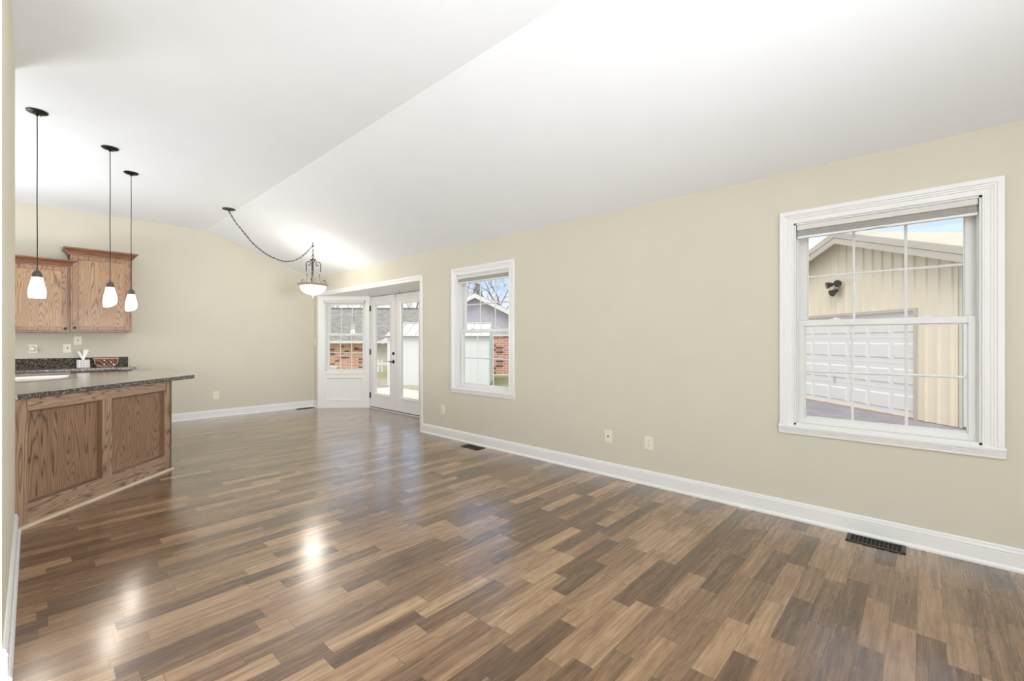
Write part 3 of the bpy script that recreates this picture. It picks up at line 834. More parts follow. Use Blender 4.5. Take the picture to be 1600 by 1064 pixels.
# swag curve sampled as (fraction along, height)
sw = [(0, 3.0), (.07, 2.87), (.16, 2.745), (.27, 2.60), (.42, 2.475), (.57, 2.41), (.67, 2.40), (.78, 2.435), (.89, 2.53), (1.0, 2.675)]
def swag(t):
    for i in range(len(sw) - 1):
        if t <= sw[i + 1][0]:
            a = (t - sw[i][0]) / (sw[i + 1][0] - sw[i][0])
            p0 = sw[max(0, i - 1)]; p1 = sw[i]; p2 = sw[i + 1]; p3 = sw[min(len(sw) - 1, i + 2)]
            m1_ = (p2[1] - p0[1]) / (p2[0] - p0[0]) * (p2[0] - p1[0]); m2_ = (p3[1] - p1[1]) / (p3[0] - p1[0]) * (p2[0] - p1[0])
            z = (2 * a ** 3 - 3 * a * a + 1) * p1[1] + (a ** 3 - 2 * a * a + a) * m1_ + (-2 * a ** 3 + 3 * a * a) * p2[1] + (a ** 3 - a * a) * m2_
            break
    return Vector((cxp[0] + (hx - cxp[0]) * t, cxp[1] + (hy - cxp[1]) * t, z))
pts = [swag(i / 400) for i in range(401)]
def links(mb, pts, pitch, L, Wd, r):
    acc = 0; nxt = 0; k = 0
    for i in range(len(pts) - 1):
        seg = (pts[i + 1] - pts[i]).length
        while nxt <= acc + seg:
            p = pts[i].lerp(pts[i + 1], (nxt - acc) / seg); t = (pts[i + 1] - pts[i]).normalized()
            a = t.orthogonal().normalized()
            ref = Vector((0, 0, 1)) if abs(t.z) < .95 else Vector((1, 0, 0))
            a = (ref - t * ref.dot(t)).normalized(); b = t.cross(a)
            w = a if k % 2 else b
            loop = []
            for j in range(12):
                q = 2 * math.pi * j / 12; loop.append(p + t * (math.cos(q) * L / 2) + w * (math.sin(q) * Wd / 2))
            mb.tube(loop, r, 5, closed=True); nxt += pitch; k += 1
        acc += seg
lk = MB(); links(lk, pts, .026, .036, .018, .0026); lk.build('chain', M['iron'], ch, smooth=True)
MB().tube([swag(i / 60) + Vector((0, 0, .004 * math.sin(i * 1.1))) for i in range(61)], .0028, 6).build('chain_wire', M['iron'], ch)
dk = MB(); links(dk, [Vector((hx, hy, 2.67)), Vector((hx, hy, 2.51))], .034, .046, .024, .003); dk.build('drop_chain', M['iron'], ch, smooth=True)
rg = MB(); rg.tube([Vector((hx, hy, 2.51)) + Vector((rightv[0] * .016 * math.cos(a), rightv[1] * .016 * math.cos(a), .024 * math.sin(a))) for a in [2 * math.pi * i / 16 for i in range(16)]], .0035, 6, closed=True)
rg.build('top_ring', M['iron'], ch, smooth=True)
CSC = Matrix.Translation((hx, hy, 0)) @ Matrix.Diagonal((.91, .91, 1, 1)) @ Matrix.Translation((-hx, -hy, 0))
hb = MB(CSC); hb.lathe([(.001, 2.492), (.010, 2.488), (.012, 2.474), (.044, 2.466), (.050, 2.456), (.034, 2.440), (.018, 2.425), (.010, 2.41), (.009, 2.10), (.001, 2.10)], (hx, hy, 0), 24)
hb.build('hub', M['iron'], ch, smooth=True)
def spiral(cx, cz, r0, r1, a0, a1, n=16):
    return [(cx + (r0 + (r1 - r0) * i / n) * math.cos(a0 + (a1 - a0) * i / n), cz + (r0 + (r1 - r0) * i / n) * math.sin(a0 + (a1 - a0) * i / n)) for i in range(n + 1)]
for ang in (math.pi * 0.93, math.pi * 0.93 + 2.094, math.pi * 0.93 + 4.189):
    dv = Vector((rightv[0] * math.cos(ang) + fwdv[0] * math.sin(ang), rightv[1] * math.cos(ang) + fwdv[1] * math.sin(ang), 0))
    prof = spiral(.078, 2.395, .012, .046, -2.6 + 2 * math.pi, .2, 18)[::1]
    prof = spiral(.075, 2.40, .014, .050, 5.6, 0.0 + .0, 20)
    prof += [(.126, 2.36), (.124, 2.31), (.112, 2.26), (.104, 2.21), (.104, 2.17), (.116, 2.13), (.14, 2.10)]
    a = MB(CSC); a.tube([Vector((hx, hy, z)) + dv * r for r, z in prof], [.006] * 20 + [.0075] * (len(prof) - 20), 8); 
    ao = a.build('scroll_arm', M['iron'], ch, smooth=True)
    lo = spiral(.196, 2.145, .040, .014, -2.0, -2.0 - 5.2, 20)
    b = MB(CSC); b.tube([Vector((hx, hy, z)) + dv * r for r, z in [(.17, 2.092)] + lo], .006, 8); b.build('lower_scroll', M['iron'], ao, smooth=True)
    cl = MB(CSC); cl.ball(Vector((hx, hy, 2.275)) + dv * .115, .009, 10, 6, (1, 1, 1.3)); cl.build('collar', M['rim'], ao, smooth=True)
rm = MB(CSC); rm.lathe([(.185, 2.062), (.205, 2.068), (.236, 2.094), (.238, 2.100), (.230, 2.101), (.200, 2.080), (.185, 2.076), (.185, 2.062)], (hx, hy, 0), 48); rm.build('rim', M['rim'], ch, smooth=True)
bo = MB(CSC); n = 12
bo.lathe([(.197 * math.cos(t) + .001, 2.072 - .135 * math.sin(t)) for t in [math.pi / 2 * i / n for i in range(n + 1)]][::-1] + [(.19, 2.076)], (hx, hy, 0), 48)
bo.build('bowl', M['bowl'], ch, smooth=True)
fi = MB(CSC); fi.lathe([(.001, 1.895), (.008, 1.902), (.009, 1.912), (.004, 1.920), (.014, 1.932), (.016, 1.938), (.001, 1.940)], (hx, hy, 0), 16); fi.build('finial', M['rim'], ch, smooth=True)
point('chandelier_bulb', (hx, hy, 2.16), 11, .14)
point('chandelier_bulb_low', (hx, hy, 1.84), 9, .14)

# ---------------------------------------------------------------- bar (peninsula)
O45 = (-.085, 4.358, 0); m45 = frame(O45, (s2, s2), (-s2, s2)); LB = 1.425
bar = empty('kitchen_bar', (.42, 4.87, 0), 'angled oak bar base with two recessed panels under the speckled countertop', 'kitchen bar')
b = MB(m45); zt = .862
st = MB(m45); st.box(0, .094, 0, .045, .0, zt); st.build('stile', M['oak_bar_v'], bar, bevel=.001)
st = MB(m45); st.box(.664, .752, 0, .045, .152, .782); st.build('stile', M['oak_bar_v'], bar, bevel=.001)
st = MB(m45); st.box(1.337, LB, 0, .045, .0, zt); st.build('stile', M['oak_bar_v'], bar, bevel=.001)
rl = MB(m45); rl.box(.094, 1.337, 0, .045, .782, zt); rl.build('rail', M['oak_bar_h'], bar)
rl = MB(m45); rl.box(.094, 1.337, 0, .045, 0, .152); rl.build('rail', M['oak_bar_h'], bar)
for (a, c_) in ((.094, .664), (.752, 1.337)):
    p_ = MB(m45); p_.box(a - .005, c_ + .005, .040, .052, .147, .787); po = p_.build('panel', M['oak_bar_p'], bar)
    mo = MB(m45); P = [(.004, 0), (.004, .006), (.010, .008), (.016, .010), (.036, .012), (.0395, .018), (.0395, 0)]
    for (A, B, wv) in [((a, .152), (c_, .152), (0, 1)), ((c_, .152), (c_, .782), (-1, 0)), ((c_, .782), (a, .782), (0, -1)), ((a, .782), (a, .152), (1, 0))]:
        A = Vector((A[0], 0, A[1])); B = Vector((B[0], 0, B[1])); w_ = Vector((wv[0], 0, wv[1])); dd = (B - A).normalized(); n = len(P)
        vs = [A + w_ * q_ + dd * q_ + Vector((0, v_, 0)) for v_, q_ in P] + [B + w_ * q_ - dd * q_ + Vector((0, v_, 0)) for v_, q_ in P]
        mo.add(vs, [(i, (i + 1) % n, (i + 1) % n + n, i + n) for i in range(n)] + [tuple(range(n)), tuple(range(2 * n - 1, n - 1, -1))])
    tag(mo.build('panel_moulding', M['oak_dark'], po), 'darker moulding around the panel')
sm = MB(m45); sm.sweep([(0, 0), (.016, 0), (.015, .008), (.009, .015), (0, .019)], (0.03, 0, 0), (LB + .012, 0, 0), (0, -1, 0)); tag(sm.build('shoe_moulding', M['oak_light'], bar), 'pale quarter-round along the floor')
e = m45 @ Vector((LB, 0, 0))
sd_ = MB(); sd_.prism([(e.x, e.y), (e.x, 6.62), (e.x - .02, 6.62), (e.x - .02, e.y - .02)], 0, zt); sd_.build('side_panel', M['oak_up'], bar)
sd_ = MB(); sd_.box(-1.2, e.x, 6.60, 6.62, 0, zt); sd_.build('back_panel', M['oak_up'], bar)

ctop = [(-.062, 4.353), (1.115, 5.522), (1.145, 5.556), (1.162, 5.62), (1.17, 5.80), (1.162, 6.60), (1.145, 6.69), (1.10, 6.743), (-1.2, 6.743), (-1.2, 4.353)]
hole = [(.27, 5.92), (.28, 6.42), (-.6, 6.42), (-.6, 5.05)]
ct = MB(); ct.prism(ctop, .863, .901, hole)
tag(ct.build('countertop', M['granite'], bevel=.003), 'dark speckled laminate countertop on the angled oak bar', 'countertop')
# sink
sk = empty('kitchen_sink', (0, 5.9, .72), 'stainless steel sink set into the bar countertop', 'sink')
inn = [(.262, 5.925), (.270, 6.412), (-.592, 6.412), (-.592, 5.07)]
outr = [(.296, 5.92), (.306, 6.446), (-.626, 6.446), (-.626, 5.0)]
rr = MB(); rr.prism(outr, .9015, .9045, inn); rr.build('rim', M['steel'], sk, bevel=.001)
bs = MB(); n = 4
bs.add([(p[0], p[1], .902) for p in inn] + [(p[0] * .96, p[1] * .996 + .02, .715) for p in inn], [(i, (i + 1) % 4, (i + 1) % 4 + 4, i + 4) for i in range(4)] + [(4, 5, 6, 7)])
bs.build('basin', M['steel'], sk)
MB().lathe([(.001, .002), (.03, .002), (.04, .004), (.04, 0)], (-.2, 6.1, .716), 20).build('drain', M['steel'], sk, smooth=True)

# ---------------------------------------------------------------- kitchen run on the far wall
KX = .953
bc = empty('base_cabinet', (.62, LY - .3, 0), 'oak base cabinet under the back counter', 'cabinet')
DWX = .335
MB().box(DWX, KX - .03, LY - .60, LY - .002, .10, .861).build('body', M['oak_up'], bc)
MB().box(DWX + .01, KX - .04, LY - .54, LY - .01, 0, .10).build('toe_kick', M['oak_dark'], bc)
d_ = MB(); d_.box(DWX + .02, KX - .05, LY - .62, LY - .60, .14, .64); d_.box(DWX + .07, KX - .10, LY - .626, LY - .62, .19, .59); do = d_.build('door', M['oak_up'], bc, bevel=.002)
MB().ball((DWX + .05, LY - .635, .6), .015).build('knob', M['knob'], do, smooth=True)
d_ = MB(); d_.box(DWX + .02, KX - .05, LY - .62, LY - .60, .67, .83); do = d_.build('drawer', M['oak_up_h'], bc, bevel=.002)
MB().ball((.63, LY - .635, .75), .015).build('knob', M['knob'], do, smooth=True)
dw = empty('dishwasher', (0, LY - .3, 0), 'stainless steel dishwasher under the back counter', 'dishwasher')
MB().box(-.29, DWX - .004, LY - .60, LY - .01, .1, .861).build('body', M['steel'], dw)
MB().box(-.28, DWX - .008, LY - .625, LY - .60, .11, .76).build('door', M['steel'], dw, bevel=.004)
cp = MB().box(-.28, DWX - .008, LY - .63, LY - .60, .77, .858).build('control_panel', M['steel'], dw, bevel=.004)
MB().ball((DWX - .03, LY - .64, .83), .010).build('knob', M['knob'], cp, smooth=True)
MB().box(-.27, DWX - .02, LY - .54, LY - .02, 0, .1).build('toe_kick', M['black'], dw)
kc = MB(); kc.box(-2.6, KX + .012, LY - .64, LY - .001, .862, .900)
kt = tag(kc.build('countertop', M['granite'], bevel=.003), 'dark speckled back counter against the far kitchen wall', 'countertop')
MB().box(-2.6, KX - .005, LY - .02, LY - .001, .900, 1.022).build('backsplash', M['granite_back'], kt, bevel=.002)
lb = empty('base_cabinet', (-1.4, LY - .3, 0), 'oak base cabinets hidden behind the bar, left of the dishwasher', 'cabinet')
MB().box(-2.6, -.295, LY - .60, LY - .002, .10, .861).build('body', M['oak_up'], lb)
MB().box(-2.6, -.295, LY - .54, LY - .01, 0, .10).build('toe_kick', M['oak_dark'], lb)
for i in range(4):
    x = -2.58 + i * .57; MB().box(x, x + .55, LY - .62, LY - .60, .14, .83).build('door', M['oak_up'], lb, bevel=.002)


def upper(x0, x1, z0, z1, depth, label, knob_right, doors=1):
    y = LY - depth
    root = empty('wall_cabinet', ((x0 + x1) / 2, LY - depth / 2, z0), label, 'cabinet')
    MB().box(x0, x1, y, LY - .001, z0, z1).build('body', M['oak_up'], root, bevel=.001)
    cr = MB()
    P = [(0, 0), (.010, 0), (.012, .010), (.020, .016), (.030, .040), (.046, .062), (.060, .070), (.064, .076), (.064, .090), (0, .090)]
    n = len(P)
    corners = [(x0, LY - .001), (x0, y), (x1, y), (x1, LY - .001)]; dirs = [(-1, 0), (-1, -1), (1, -1), (1, 0)]
    vs = []
    for (cx_, cy_), (dx, dy) in zip(corners, dirs): vs += [(cx_ + dx * a, cy_ + dy * a, z1 - .005 + b_) for a, b_ in P]
    fs = []
    for q_ in range(3):
        for i in range(n): fs.append((q_ * n + i, q_ * n + (i + 1) % n, (q_ + 1) * n + (i + 1) % n, (q_ + 1) * n + i))
    fs += [tuple(range(n)), tuple(range(4 * n - 1, 3 * n - 1, -1))]
    cr.add(vs, fs); cr.box(x0, x1, y, LY - .001, z1 + .07, z1 + .085)
    cr.build('crown_moulding', M['oak_up_h'], root)
    wd = (x1 - x0) / doors
    for i in range(doors):
        a, c_ = x0 + wd * i + .022, x0 + wd * (i + 1) - .022; zz0, zz1 = z0 + .022, z1 - .012; f_ = .052
        d = MB(); yo = y - .019
        d.box(a, a + f_, yo, y, zz0, zz1); d.box(c_ - f_, c_, yo, y, zz0, zz1); d.box(a + f_, c_ - f_, yo, y, zz0, zz0 + f_); d.box(a + f_, c_ - f_, yo, y, zz1 - f_, zz1)
        do = d.build('door', M['oak_up_h'] if False else M['oak_up'], root, bevel=.003)
        MB().box(a + f_, c_ - f_, yo + .009, y, zz0 + f_, zz1 - f_).build('door_panel', M['oak_panel'], do)
        kx = c_ - .02 if (knob_right if doors == 1 else i % 2 == 0) else a + .02
        kb = MB(); kb.lathe([(.006, 0), (.006, -.012), (.015, -.016), (.016, -.022), (.010, -.028), (.001, -.029)], (kx, yo, zz0 + .03), 18, axis='y'); kb.build('knob', M['knob'], do, smooth=True)
    return root


M['oak_panel'] = oak('oak_cabinet_panel', lin(160, 125, 90), lin(64, 41, 26), seed=8.0, freq=10, contrast=1.15)
upper(.338, .953, 1.372, 2.385, .33, 'taller oak wall cabinet at the right end of the kitchen, with crown moulding', False)
upper(-.50, .335, 1.36, 2.218, .31, 'lower oak wall cabinet on the left, partly behind the nearest pendant light', True)
upper(-2.2, -.505, 1.36, 2.218, .31, 'oak wall cabinets out of sight behind the cream wall end', True, doors=3)

# tissue box
tb = empty('tissue_box', (.452, 8.06, .9015), 'plaid cube tissue box with white tissue on the back counter', 'tissue box')
MB().box(.395, .515, 8.00, 8.12, .9015, 1.005).build('box', M['plaid'], tb, bevel=.003)
ts = MB()
for (dx, dz, tx, w_) in ((-.045, .115, -.06, .015), (.03, .135, .02, .026)):
    x, y, z = .455, 8.06, 1.003
    ts.add([(x - .008, y - .01, z), (x + .008, y - .01, z), (x + .008, y + .01, z), (x - .008, y + .01, z),
            (x + dx - w_, y - .02, z + dz), (x + dx + w_, y - .015, z + dz * .95), (x + dx + w_ * .8, y + .02, z + dz), (x + dx - w_, y + .015, z + dz * .92)],
           [(0, 1, 5, 4), (1, 2, 6, 5), (2, 3, 7, 6), (3, 0, 4, 7), (4, 5, 6, 7), (3, 2, 1, 0)])
ts.build('tissue', M['tissue'], tb, bevel=.004)
# basket
BKM = Matrix.Translation((.685, 8.22, 0)) @ Matrix.Diagonal((.88, .9, 1, 1)) @ Matrix.Translation((-.715, -8.22, 0))
bk = empty('woven_basket', (.715, 8.22, .9015), 'brown woven basket with white dots beside the tissue box', 'basket')
def ell(cx, cy, a, b, n=28, pw=2.8):
    out = []
    for i in range(n):
        t = 2 * math.pi * i / n; c_, s_ = math.cos(t), math.sin(t)
        out.append((cx + a * math.copysign(abs(c_) ** (2 / pw), c_), cy + b * math.copysign(abs(s_) ** (2 / pw), s_)))
    return out
bm_ = MB(BKM); L0 = ell(.715, 8.22, .11, .08); L1 = ell(.715, 8.22, .14, .105); L2 = ell(.715, 8.22, .134, .099); L3 = ell(.715, 8.22, .105, .075); n = 28
bm_.add([(p[0], p[1], .912) for p in L0] + [(p[0], p[1], 1.01) for p in L1] + [(p[0], p[1], 1.01) for p in L2] + [(p[0], p[1], .918) for p in L3],
        [(k_ * n + i, k_ * n + (i + 1) % n, (k_ + 1) * n + (i + 1) % n, (k_ + 1) * n + i) for k_ in range(3) for i in range(n)] + [tuple(range(n)), tuple(range(3 * n, 4 * n))])
bm_.build('basket_body', M['wicker'], bk)
MB(BKM).tube([(p[0], p[1], 1.012) for p in L1], .007, 8, closed=True).build('basket_rim', M['handle'], bk, smooth=True)
hd = MB(BKM); hd.tube([(.578, 8.13, 1.02), (.585, 8.12, .95), (.61, 8.115, .912), (.70, 8.112, .908), (.80, 8.115, .912), (.845, 8.12, .95), (.853, 8.13, 1.02), (.853, 8.22, 1.026), (.853, 8.31, 1.02)], .005, 8)
hd.build('basket_handle', M['handle'], bk, smooth=True)
for x in (.63, .80): MB(BKM).ball((x, 8.17, .908), .0065).build('foot', M['handle'], bk)
for (x, z) in ((.69, .99), (.69, .935), (.77, .965), (.80, .93)): MB(BKM).ball((x, 8.117 - (z - .93) * .2, z), .010, 10, 6, (1, .4, 1)).build('white_dot', M['tissue'], bk, smooth=True)

# ---------------------------------------------------------------- outside
GZ = -.30
struct(MB().box(-30, WX + 60, -40, 70, GZ - .9, GZ - .66).build('ground_far', M['grass']), 'lower lawn far outside', 'ground')
g = MB()
g.add([(WX + T, -30, GZ), (40, -30, GZ), (40, 9, GZ), (16, 22, GZ), (WX + T, 22, GZ), (WX + T, -30, GZ - .6), (40, -30, GZ - .6), (44, 11, GZ - .66), (18, 27, GZ - .66), (WX + T, 28, GZ - .66)],
      [(0, 1, 2, 3, 4), (2, 7, 8, 3), (3, 8, 9, 4), (0, 5, 6, 1), (1, 6, 7, 2), (4, 9, 5, 0), (5, 9, 8, 7, 6)])
struct(g.build('ground', M['grass']), 'pale green lawn outside the windows', 'ground')
struct(MB().prism([(WX + T, -12), (22, -12), (22, 6.5), (13.5, 6.9), (WX + T, 3.0)], GZ + .001, GZ + .02).build('driveway', M['asphalt']), 'grey asphalt drive in front of the metal garage', 'driveway')
struct(MB().prism([(4.45, 5.3), (7.3, 5.3), (7.9, 12.5), (4.45, 13.0)], GZ + .02, GZ + .07).build('patio', M['concrete']), 'pale concrete patio outside the glass doors', 'patio')
struct(MB().prism([(7.3, 5.4), (9.6, 6.8), (10.2, 16), (4.6, 17), (4.6, 13), (7.9, 12.5)], GZ + .02, GZ + .045).build('gravel_bed', M['gravel']), 'gravel strip around the white shed', 'gravel')
# own eaves / exterior cladding
struct(MB().box(WX + T, WX + T + .42, YR, 4.55, 2.33, 2.42).build('soffit', M['soffit']), 'beige soffit above the windows', 'soffit')

# metal garage -------------------------------------------------
dG = Vector((.6993, .7148)); nG = Vector((dG.y, -dG.x))     # along the facade away from camera; behind it
oG = (11.6, .084, GZ)
mG = frame(oG, (dG.x, dG.y), (-dG.y, dG.x))                 # local x along, local y toward the viewer's left (front)
gar = empty('metal_garage', oG, 'beige ribbed metal garage with gable roof outside the large window', 'garage')
x0g, x1g, apx, he, ha = -.87, 4.17, 1.65, 3.14, 3.98        # heights above its ground
SL = (ha - he) / (apx - x0g)
def gh(x): return ha - SL * abs(x - apx)
wl_ = MB(mG)
dA, dB, dH = .02, 3.9, 2.13
def wallpoly(pts):   # (x,z) polygon, 0.1 thick going back (-y)
    n = len(pts); wl_.add([(p[0], 0, p[1]) for p in pts] + [(p[0], -.1, p[1]) for p in pts], [tuple(range(n)), tuple(range(2 * n - 1, n - 1, -1))] + [(i, (i + 1) % n, (i + 1) % n + n, i + n) for i in range(n)])
wallpoly([(x0g, .03), (dA, .03), (dA, gh(dA)), (x0g, gh(x0g))])
wallpoly([(dA, dH), (apx, dH), (apx, ha), (dA, gh(dA))]); wallpoly([(apx, dH), (dB, dH), (dB, gh(dB)), (apx, ha)])
wallpoly([(dB, .03), (x1g, .03), (x1g, gh(x1g)), (dB, gh(dB))])
x = x0g + .2
while x < x1g:
    zb_ = .03 if (x < dA - .03 or x > dB + .03) else dH
    zt_ = gh(x) - .02
    wl_.add([(x - .03, 0, zb_), (x - .016, .034, zb_), (x + .012, .034, zb_), (x + .022, 0, zb_), (x - .03, 0, zt_), (x - .016, .034, zt_), (x + .012, .034, zt_), (x + .022, 0, zt_)],
            [(0, 1, 5, 4), (1, 2, 6, 5), (2, 3, 7, 6), (0, 3, 2, 1), (4, 5, 6, 7)])
    x += .235
wl_.box(x0g, x0g + .1, -9, 0, .03, he); wl_.box(x1g - .1, x1g, -9, 0, .03, he)
wl_.build('wall', M['metalwall'], gar)
rf = MB(mG)
for sgn in (-1, 1):
    xe = (x0g - .55) if sgn < 0 else (x1g + .55)
    za, ze = ha + .09, ha + .09 - SL * abs(xe - apx)
    rf.add([(apx, .30, za), (xe, .30, ze), (xe, -9.3, ze), (apx, -9.3, za), (apx, .30, za - .06), (xe, .30, ze - .06), (xe, -9.3, ze - .06), (apx, -9.3, za - .06)],
           [(0, 1, 2, 3), (7, 6, 5, 4), (0, 4, 5, 1), (1, 5, 6, 2), (2, 6, 7, 3), (3, 7, 4, 0)])
    # ribs across the roof run down the slope
    y = .2
    while y > -9.2:
        rf.add([(apx, y - .02, za), (xe, y - .02, ze), (xe, y + .02, ze), (apx, y + .02, za), (apx, y - .01, za + .02), (xe, y - .01, ze + .02), (xe, y + .01, ze + .02), (apx, y + .01, za + .02)],
               [(0, 1, 5, 4), (2, 3, 7, 6), (4, 5, 6, 7), (0, 4, 7, 3), (1, 2, 6, 5)])
        y -= .235
rf.build('roof', M['metalroof'], gar)
fa = MB(mG)
for sgn in (-1, 1):
    xe = (x0g - .55) if sgn < 0 else (x1g + .55)
    for (y0_, y1_, dz0, dz1) in ((.30, .33, .08, -.05), (.28, .32, -.06, -.19)):
        za, ze = ha, ha - SL * abs(xe - apx)
        fa.add([(apx, y0_, za + dz0), (xe, y0_, ze + dz0), (xe, y0_, ze + dz1), (apx, y0_, za + dz1), (apx, y1_, za + dz0), (xe, y1_, ze + dz0), (xe, y1_, ze + dz1), (apx, y1_, za + dz1)],
               [(3, 2, 1, 0), (4, 5, 6, 7), (0, 1, 5, 4), (1, 2, 6, 5), (2, 3, 7, 6), (3, 0, 4, 7)])
    za, ze = ha - .03, ha - .03 - SL * abs(xe - apx)
    fa.add([(apx, 0, za), (xe, 0, ze), (xe, .29, ze), (apx, .29, za), (apx, 0, za - .02), (xe, 0, ze - .02), (xe, .29, ze - .02), (apx, .29, za - .02)], [(0, 1, 2, 3), (7, 6, 5, 4), (0, 4, 5, 1), (1, 5, 6, 2), (2, 6, 7, 3), (3, 7, 4, 0)])
fa.build('rake_trim', M['metaltrim'], gar)
ctm = MB(mG); ctm.box(x0g - .012, x0g + .05, 0, .03, .03, he); ctm.box(x0g - .012, x0g, -.06, .03, .03, he); ctm.build('corner_trim', M['metalroof'], gar)
dsn = MB(mG); dsn.box(x0g - .075, x0g - .015, -.04, .03, .06, he - .15); dsn.build('downspout', M['white'], gar, bevel=.006)
ft = MB(mG); ft.box(dA - .06, dA, 0, .035, .0, dH + .06); ft.box(dB, dB + .06, 0, .035, 0, dH + .06); ft.box(dA, dB, 0, .035, dH, dH + .06); ft.build('door_trim', M['metaltrim'], gar)
gd = MB(mG); gd.box(dA, dB, -.09, -.05, .05, dH)
ns, nc = 4, 7
sh_ = (dH - .05) / ns; cw = (dB - dA) / nc
for r_ in range(ns):
    for c_ in range(nc):
        a, b_ = dA + cw * c_ + .04, dA + cw * (c_ + 1) - .04; z0_, z1_ = .05 + sh_ * r_ + .10, .05 + sh_ * (r_ + 1) - .10
        i_ = .03
        gd.add([(a, -.05, z0_), (b_, -.05, z0_), (b_, -.05, z1_), (a, -.05, z1_), (a + i_, -.035, z0_ + i_), (b_ - i_, -.035, z0_ + i_), (b_ - i_, -.035, z1_ - i_), (a + i_, -.035, z1_ - i_)],
               [(0, 1, 5, 4), (1, 2, 6, 5), (2, 3, 7, 6), (3, 0, 4, 7), (4, 5, 6, 7)])
    gd.box(dA, dB, -.05, -.046, .05 + sh_ * r_, .05 + sh_ * r_ + .012)
gdo = gd.build('garage_door', M['gdoor'], gar)
MB(mG).box(dA, dB, -.09, -.02, 0.0, .05).build('door_seal', M['handle'], gdo)
MB(mG).box(2.05, 2.08, -.035, -.02, .55, .72).build('door_handle', M['metaltrim'], gdo)
fl = empty('flood_light', mG @ Vector((1.87, .05, 2.84)), 'dark three-headed security light on the beige metal garage gable', 'security light')
MB(mG).lathe([(.06, 0), (.06, .03), (.04, .05)], (1.87, 0.0, 2.84), 16, axis='y').build('base', M['metaltrim'], fl)
for (dx, dz, ddx) in ((-.17, .06, -.05), (.15, .05, .07), (.0, -.13, 0)):
    hd_ = MB(mG); hd_.tube([(1.87, .05, 2.84), (1.87 + dx * .6, .09, 2.84 + dz * .8)], .016, 8)
    hd_.tube([(1.87 + dx * .55, .06, 2.84 + dz * .8), (1.87 + dx * .8, .12, 2.84 + dz), (1.87 + dx * 1.05, .2, 2.84 + dz * 1.1 - .03)], [.035, .055, .085], 12)
    hd_.build('lamp_head', M['black'], fl, smooth=True)

# neighbour's brick garage -------------------------------------
rv = Vector(rightv); fv = Vector(fwdv)
def at(px, f): l = (px - 800) / 693; return (fv.x * f + rv.x * l * f, fv.y * f + rv.y * l * f)
MB(mG).ball((1.87, .10, 2.82), .06).build('motion_sensor', M['metaltrim'], fl, smooth=True)

# white shed ---------------------------------------------------
cS = at(764.6, 15.0); mS = frame((cS[0], cS[1], 0), rightv, fwdv)      # local x right, y away from the camera
SW, SD, zs0, zse, zsr = 3.45, 2.8, GZ + .02, 1.42, 1.86
pS = mS @ Vector((-SW / 2, SD / 2, GZ))
shd = empty('shed', pS, 'small white metal shed with ribbed roof outside the glass doors', 'shed')
w_ = MB(mS); w_.box(-SW, 0, 0, SD, zs0, zse)
w_.add([(-SW, 0, zse), (-SW, SD, zse), (-SW, SD / 2, zsr), (0, 0, zse), (0, SD, zse), (0, SD / 2, zsr)], [(0, 1, 2), (5, 4, 3), (0, 2, 5, 3), (2, 1, 4, 5)])
for i in range(12):
    x = -SW + .03 + (SW - .06) * i / 11; w_.box(x - .012, x + .012, -.006, 0, zs0, zse)
w_.build('wall', M['shedwall'], shd)
r_ = MB(mS); sl_ = (zsr - zse) / (SD / 2); ymid = SD / 2
for ye in (-.1, SD + .1):
    ze = zsr + .03 - sl_ * abs(ye - ymid)
    r_.add([(-SW - .05, ymid, zsr + .03), (-SW - .05, ye, ze), (.02, ye, ze), (.02, ymid, zsr + .03), (-SW - .05, ymid, zsr), (-SW - .05, ye, ze - .03), (.02, ye, ze - .03), (.02, ymid, zsr)],
           [(0, 1, 2, 3), (7, 6, 5, 4), (0, 4, 5, 1), (1, 5, 6, 2), (2, 6, 7, 3), (3, 7, 4, 0)])
ro_ = r_.build('roof', M['shedroof'], shd)
rb_ = MB(mS); zb_ = zsr + .04 - sl_ * (ymid + .1)
for i in range(12):
    x = -SW + SW * i / 11; rb_.tube([(x, ymid, zsr + .04), (x, -.1, zb_)], .012, 4)
rb_.build('roof_rib', M['fabric'], ro_)
MB(mS).box(-SW - .05, .02, -.11, -.095, zb_ - .05, zb_ - .02).build('eave_strip', M['bark'], ro_)
MB(mS).box(-SW - .05, .02, ymid - .08, ymid + .08, zsr + .03, zsr + .06).build('ridge_cap', M['shedroof'], ro_)

aG = at(743, 19.4); mN = frame((aG[0], aG[1], 0), rightv, fwdv)
ng = empty('brick_garage', (aG[0], aG[1], GZ), 'brick garage with lilac-grey gable siding behind the white shed', 'garage')
hw = 3.6; zap, slp = 3.16, .50
bl = MB(mN); bl.box(-hw, hw, 0, 5, -.25, 1.49); bl.build('brick_wall', M['brick'], ng)
MB(mN).box(-hw, hw, -.05, 5.05, -.5, -.25).build('foundation', M['concrete'], ng)
MB(mN).box(-hw, hw, -.06, .0, -.27, -.215).build('base_flashing', M['white'], ng)
gb_ = MB(mN); zz = zap - slp * hw
gb_.add([(-hw, -.03, 1.49), (hw, -.03, 1.49), (hw, -.03, max(zz, 1.495)), (0, -.03, zap), (-hw, -.03, max(zz, 1.495)), (-hw, 4.9, 1.49), (hw, 4.9, 1.49), (hw, 4.9, max(zz, 1.495)), (0, 4.9, zap), (-hw, 4.9, max(zz, 1.495))],
        [(0, 1, 2, 3, 4), (9, 8, 7, 6, 5), (0, 5, 6, 1)])
for i in range(-15, 16):
    x = i * .2; gb_.box(x - .008, x + .008, -.038, -.03, 1.49, max(1.5, zap - slp * abs(x) - .02))
gb_.build('gable_siding', M['siding'], ng)
MB(mN).box(-hw, hw, -.06, -.03, 1.45, 1.52).build('band_board', M['white'], ng)
rr_ = MB(mN); ff = MB(mN)
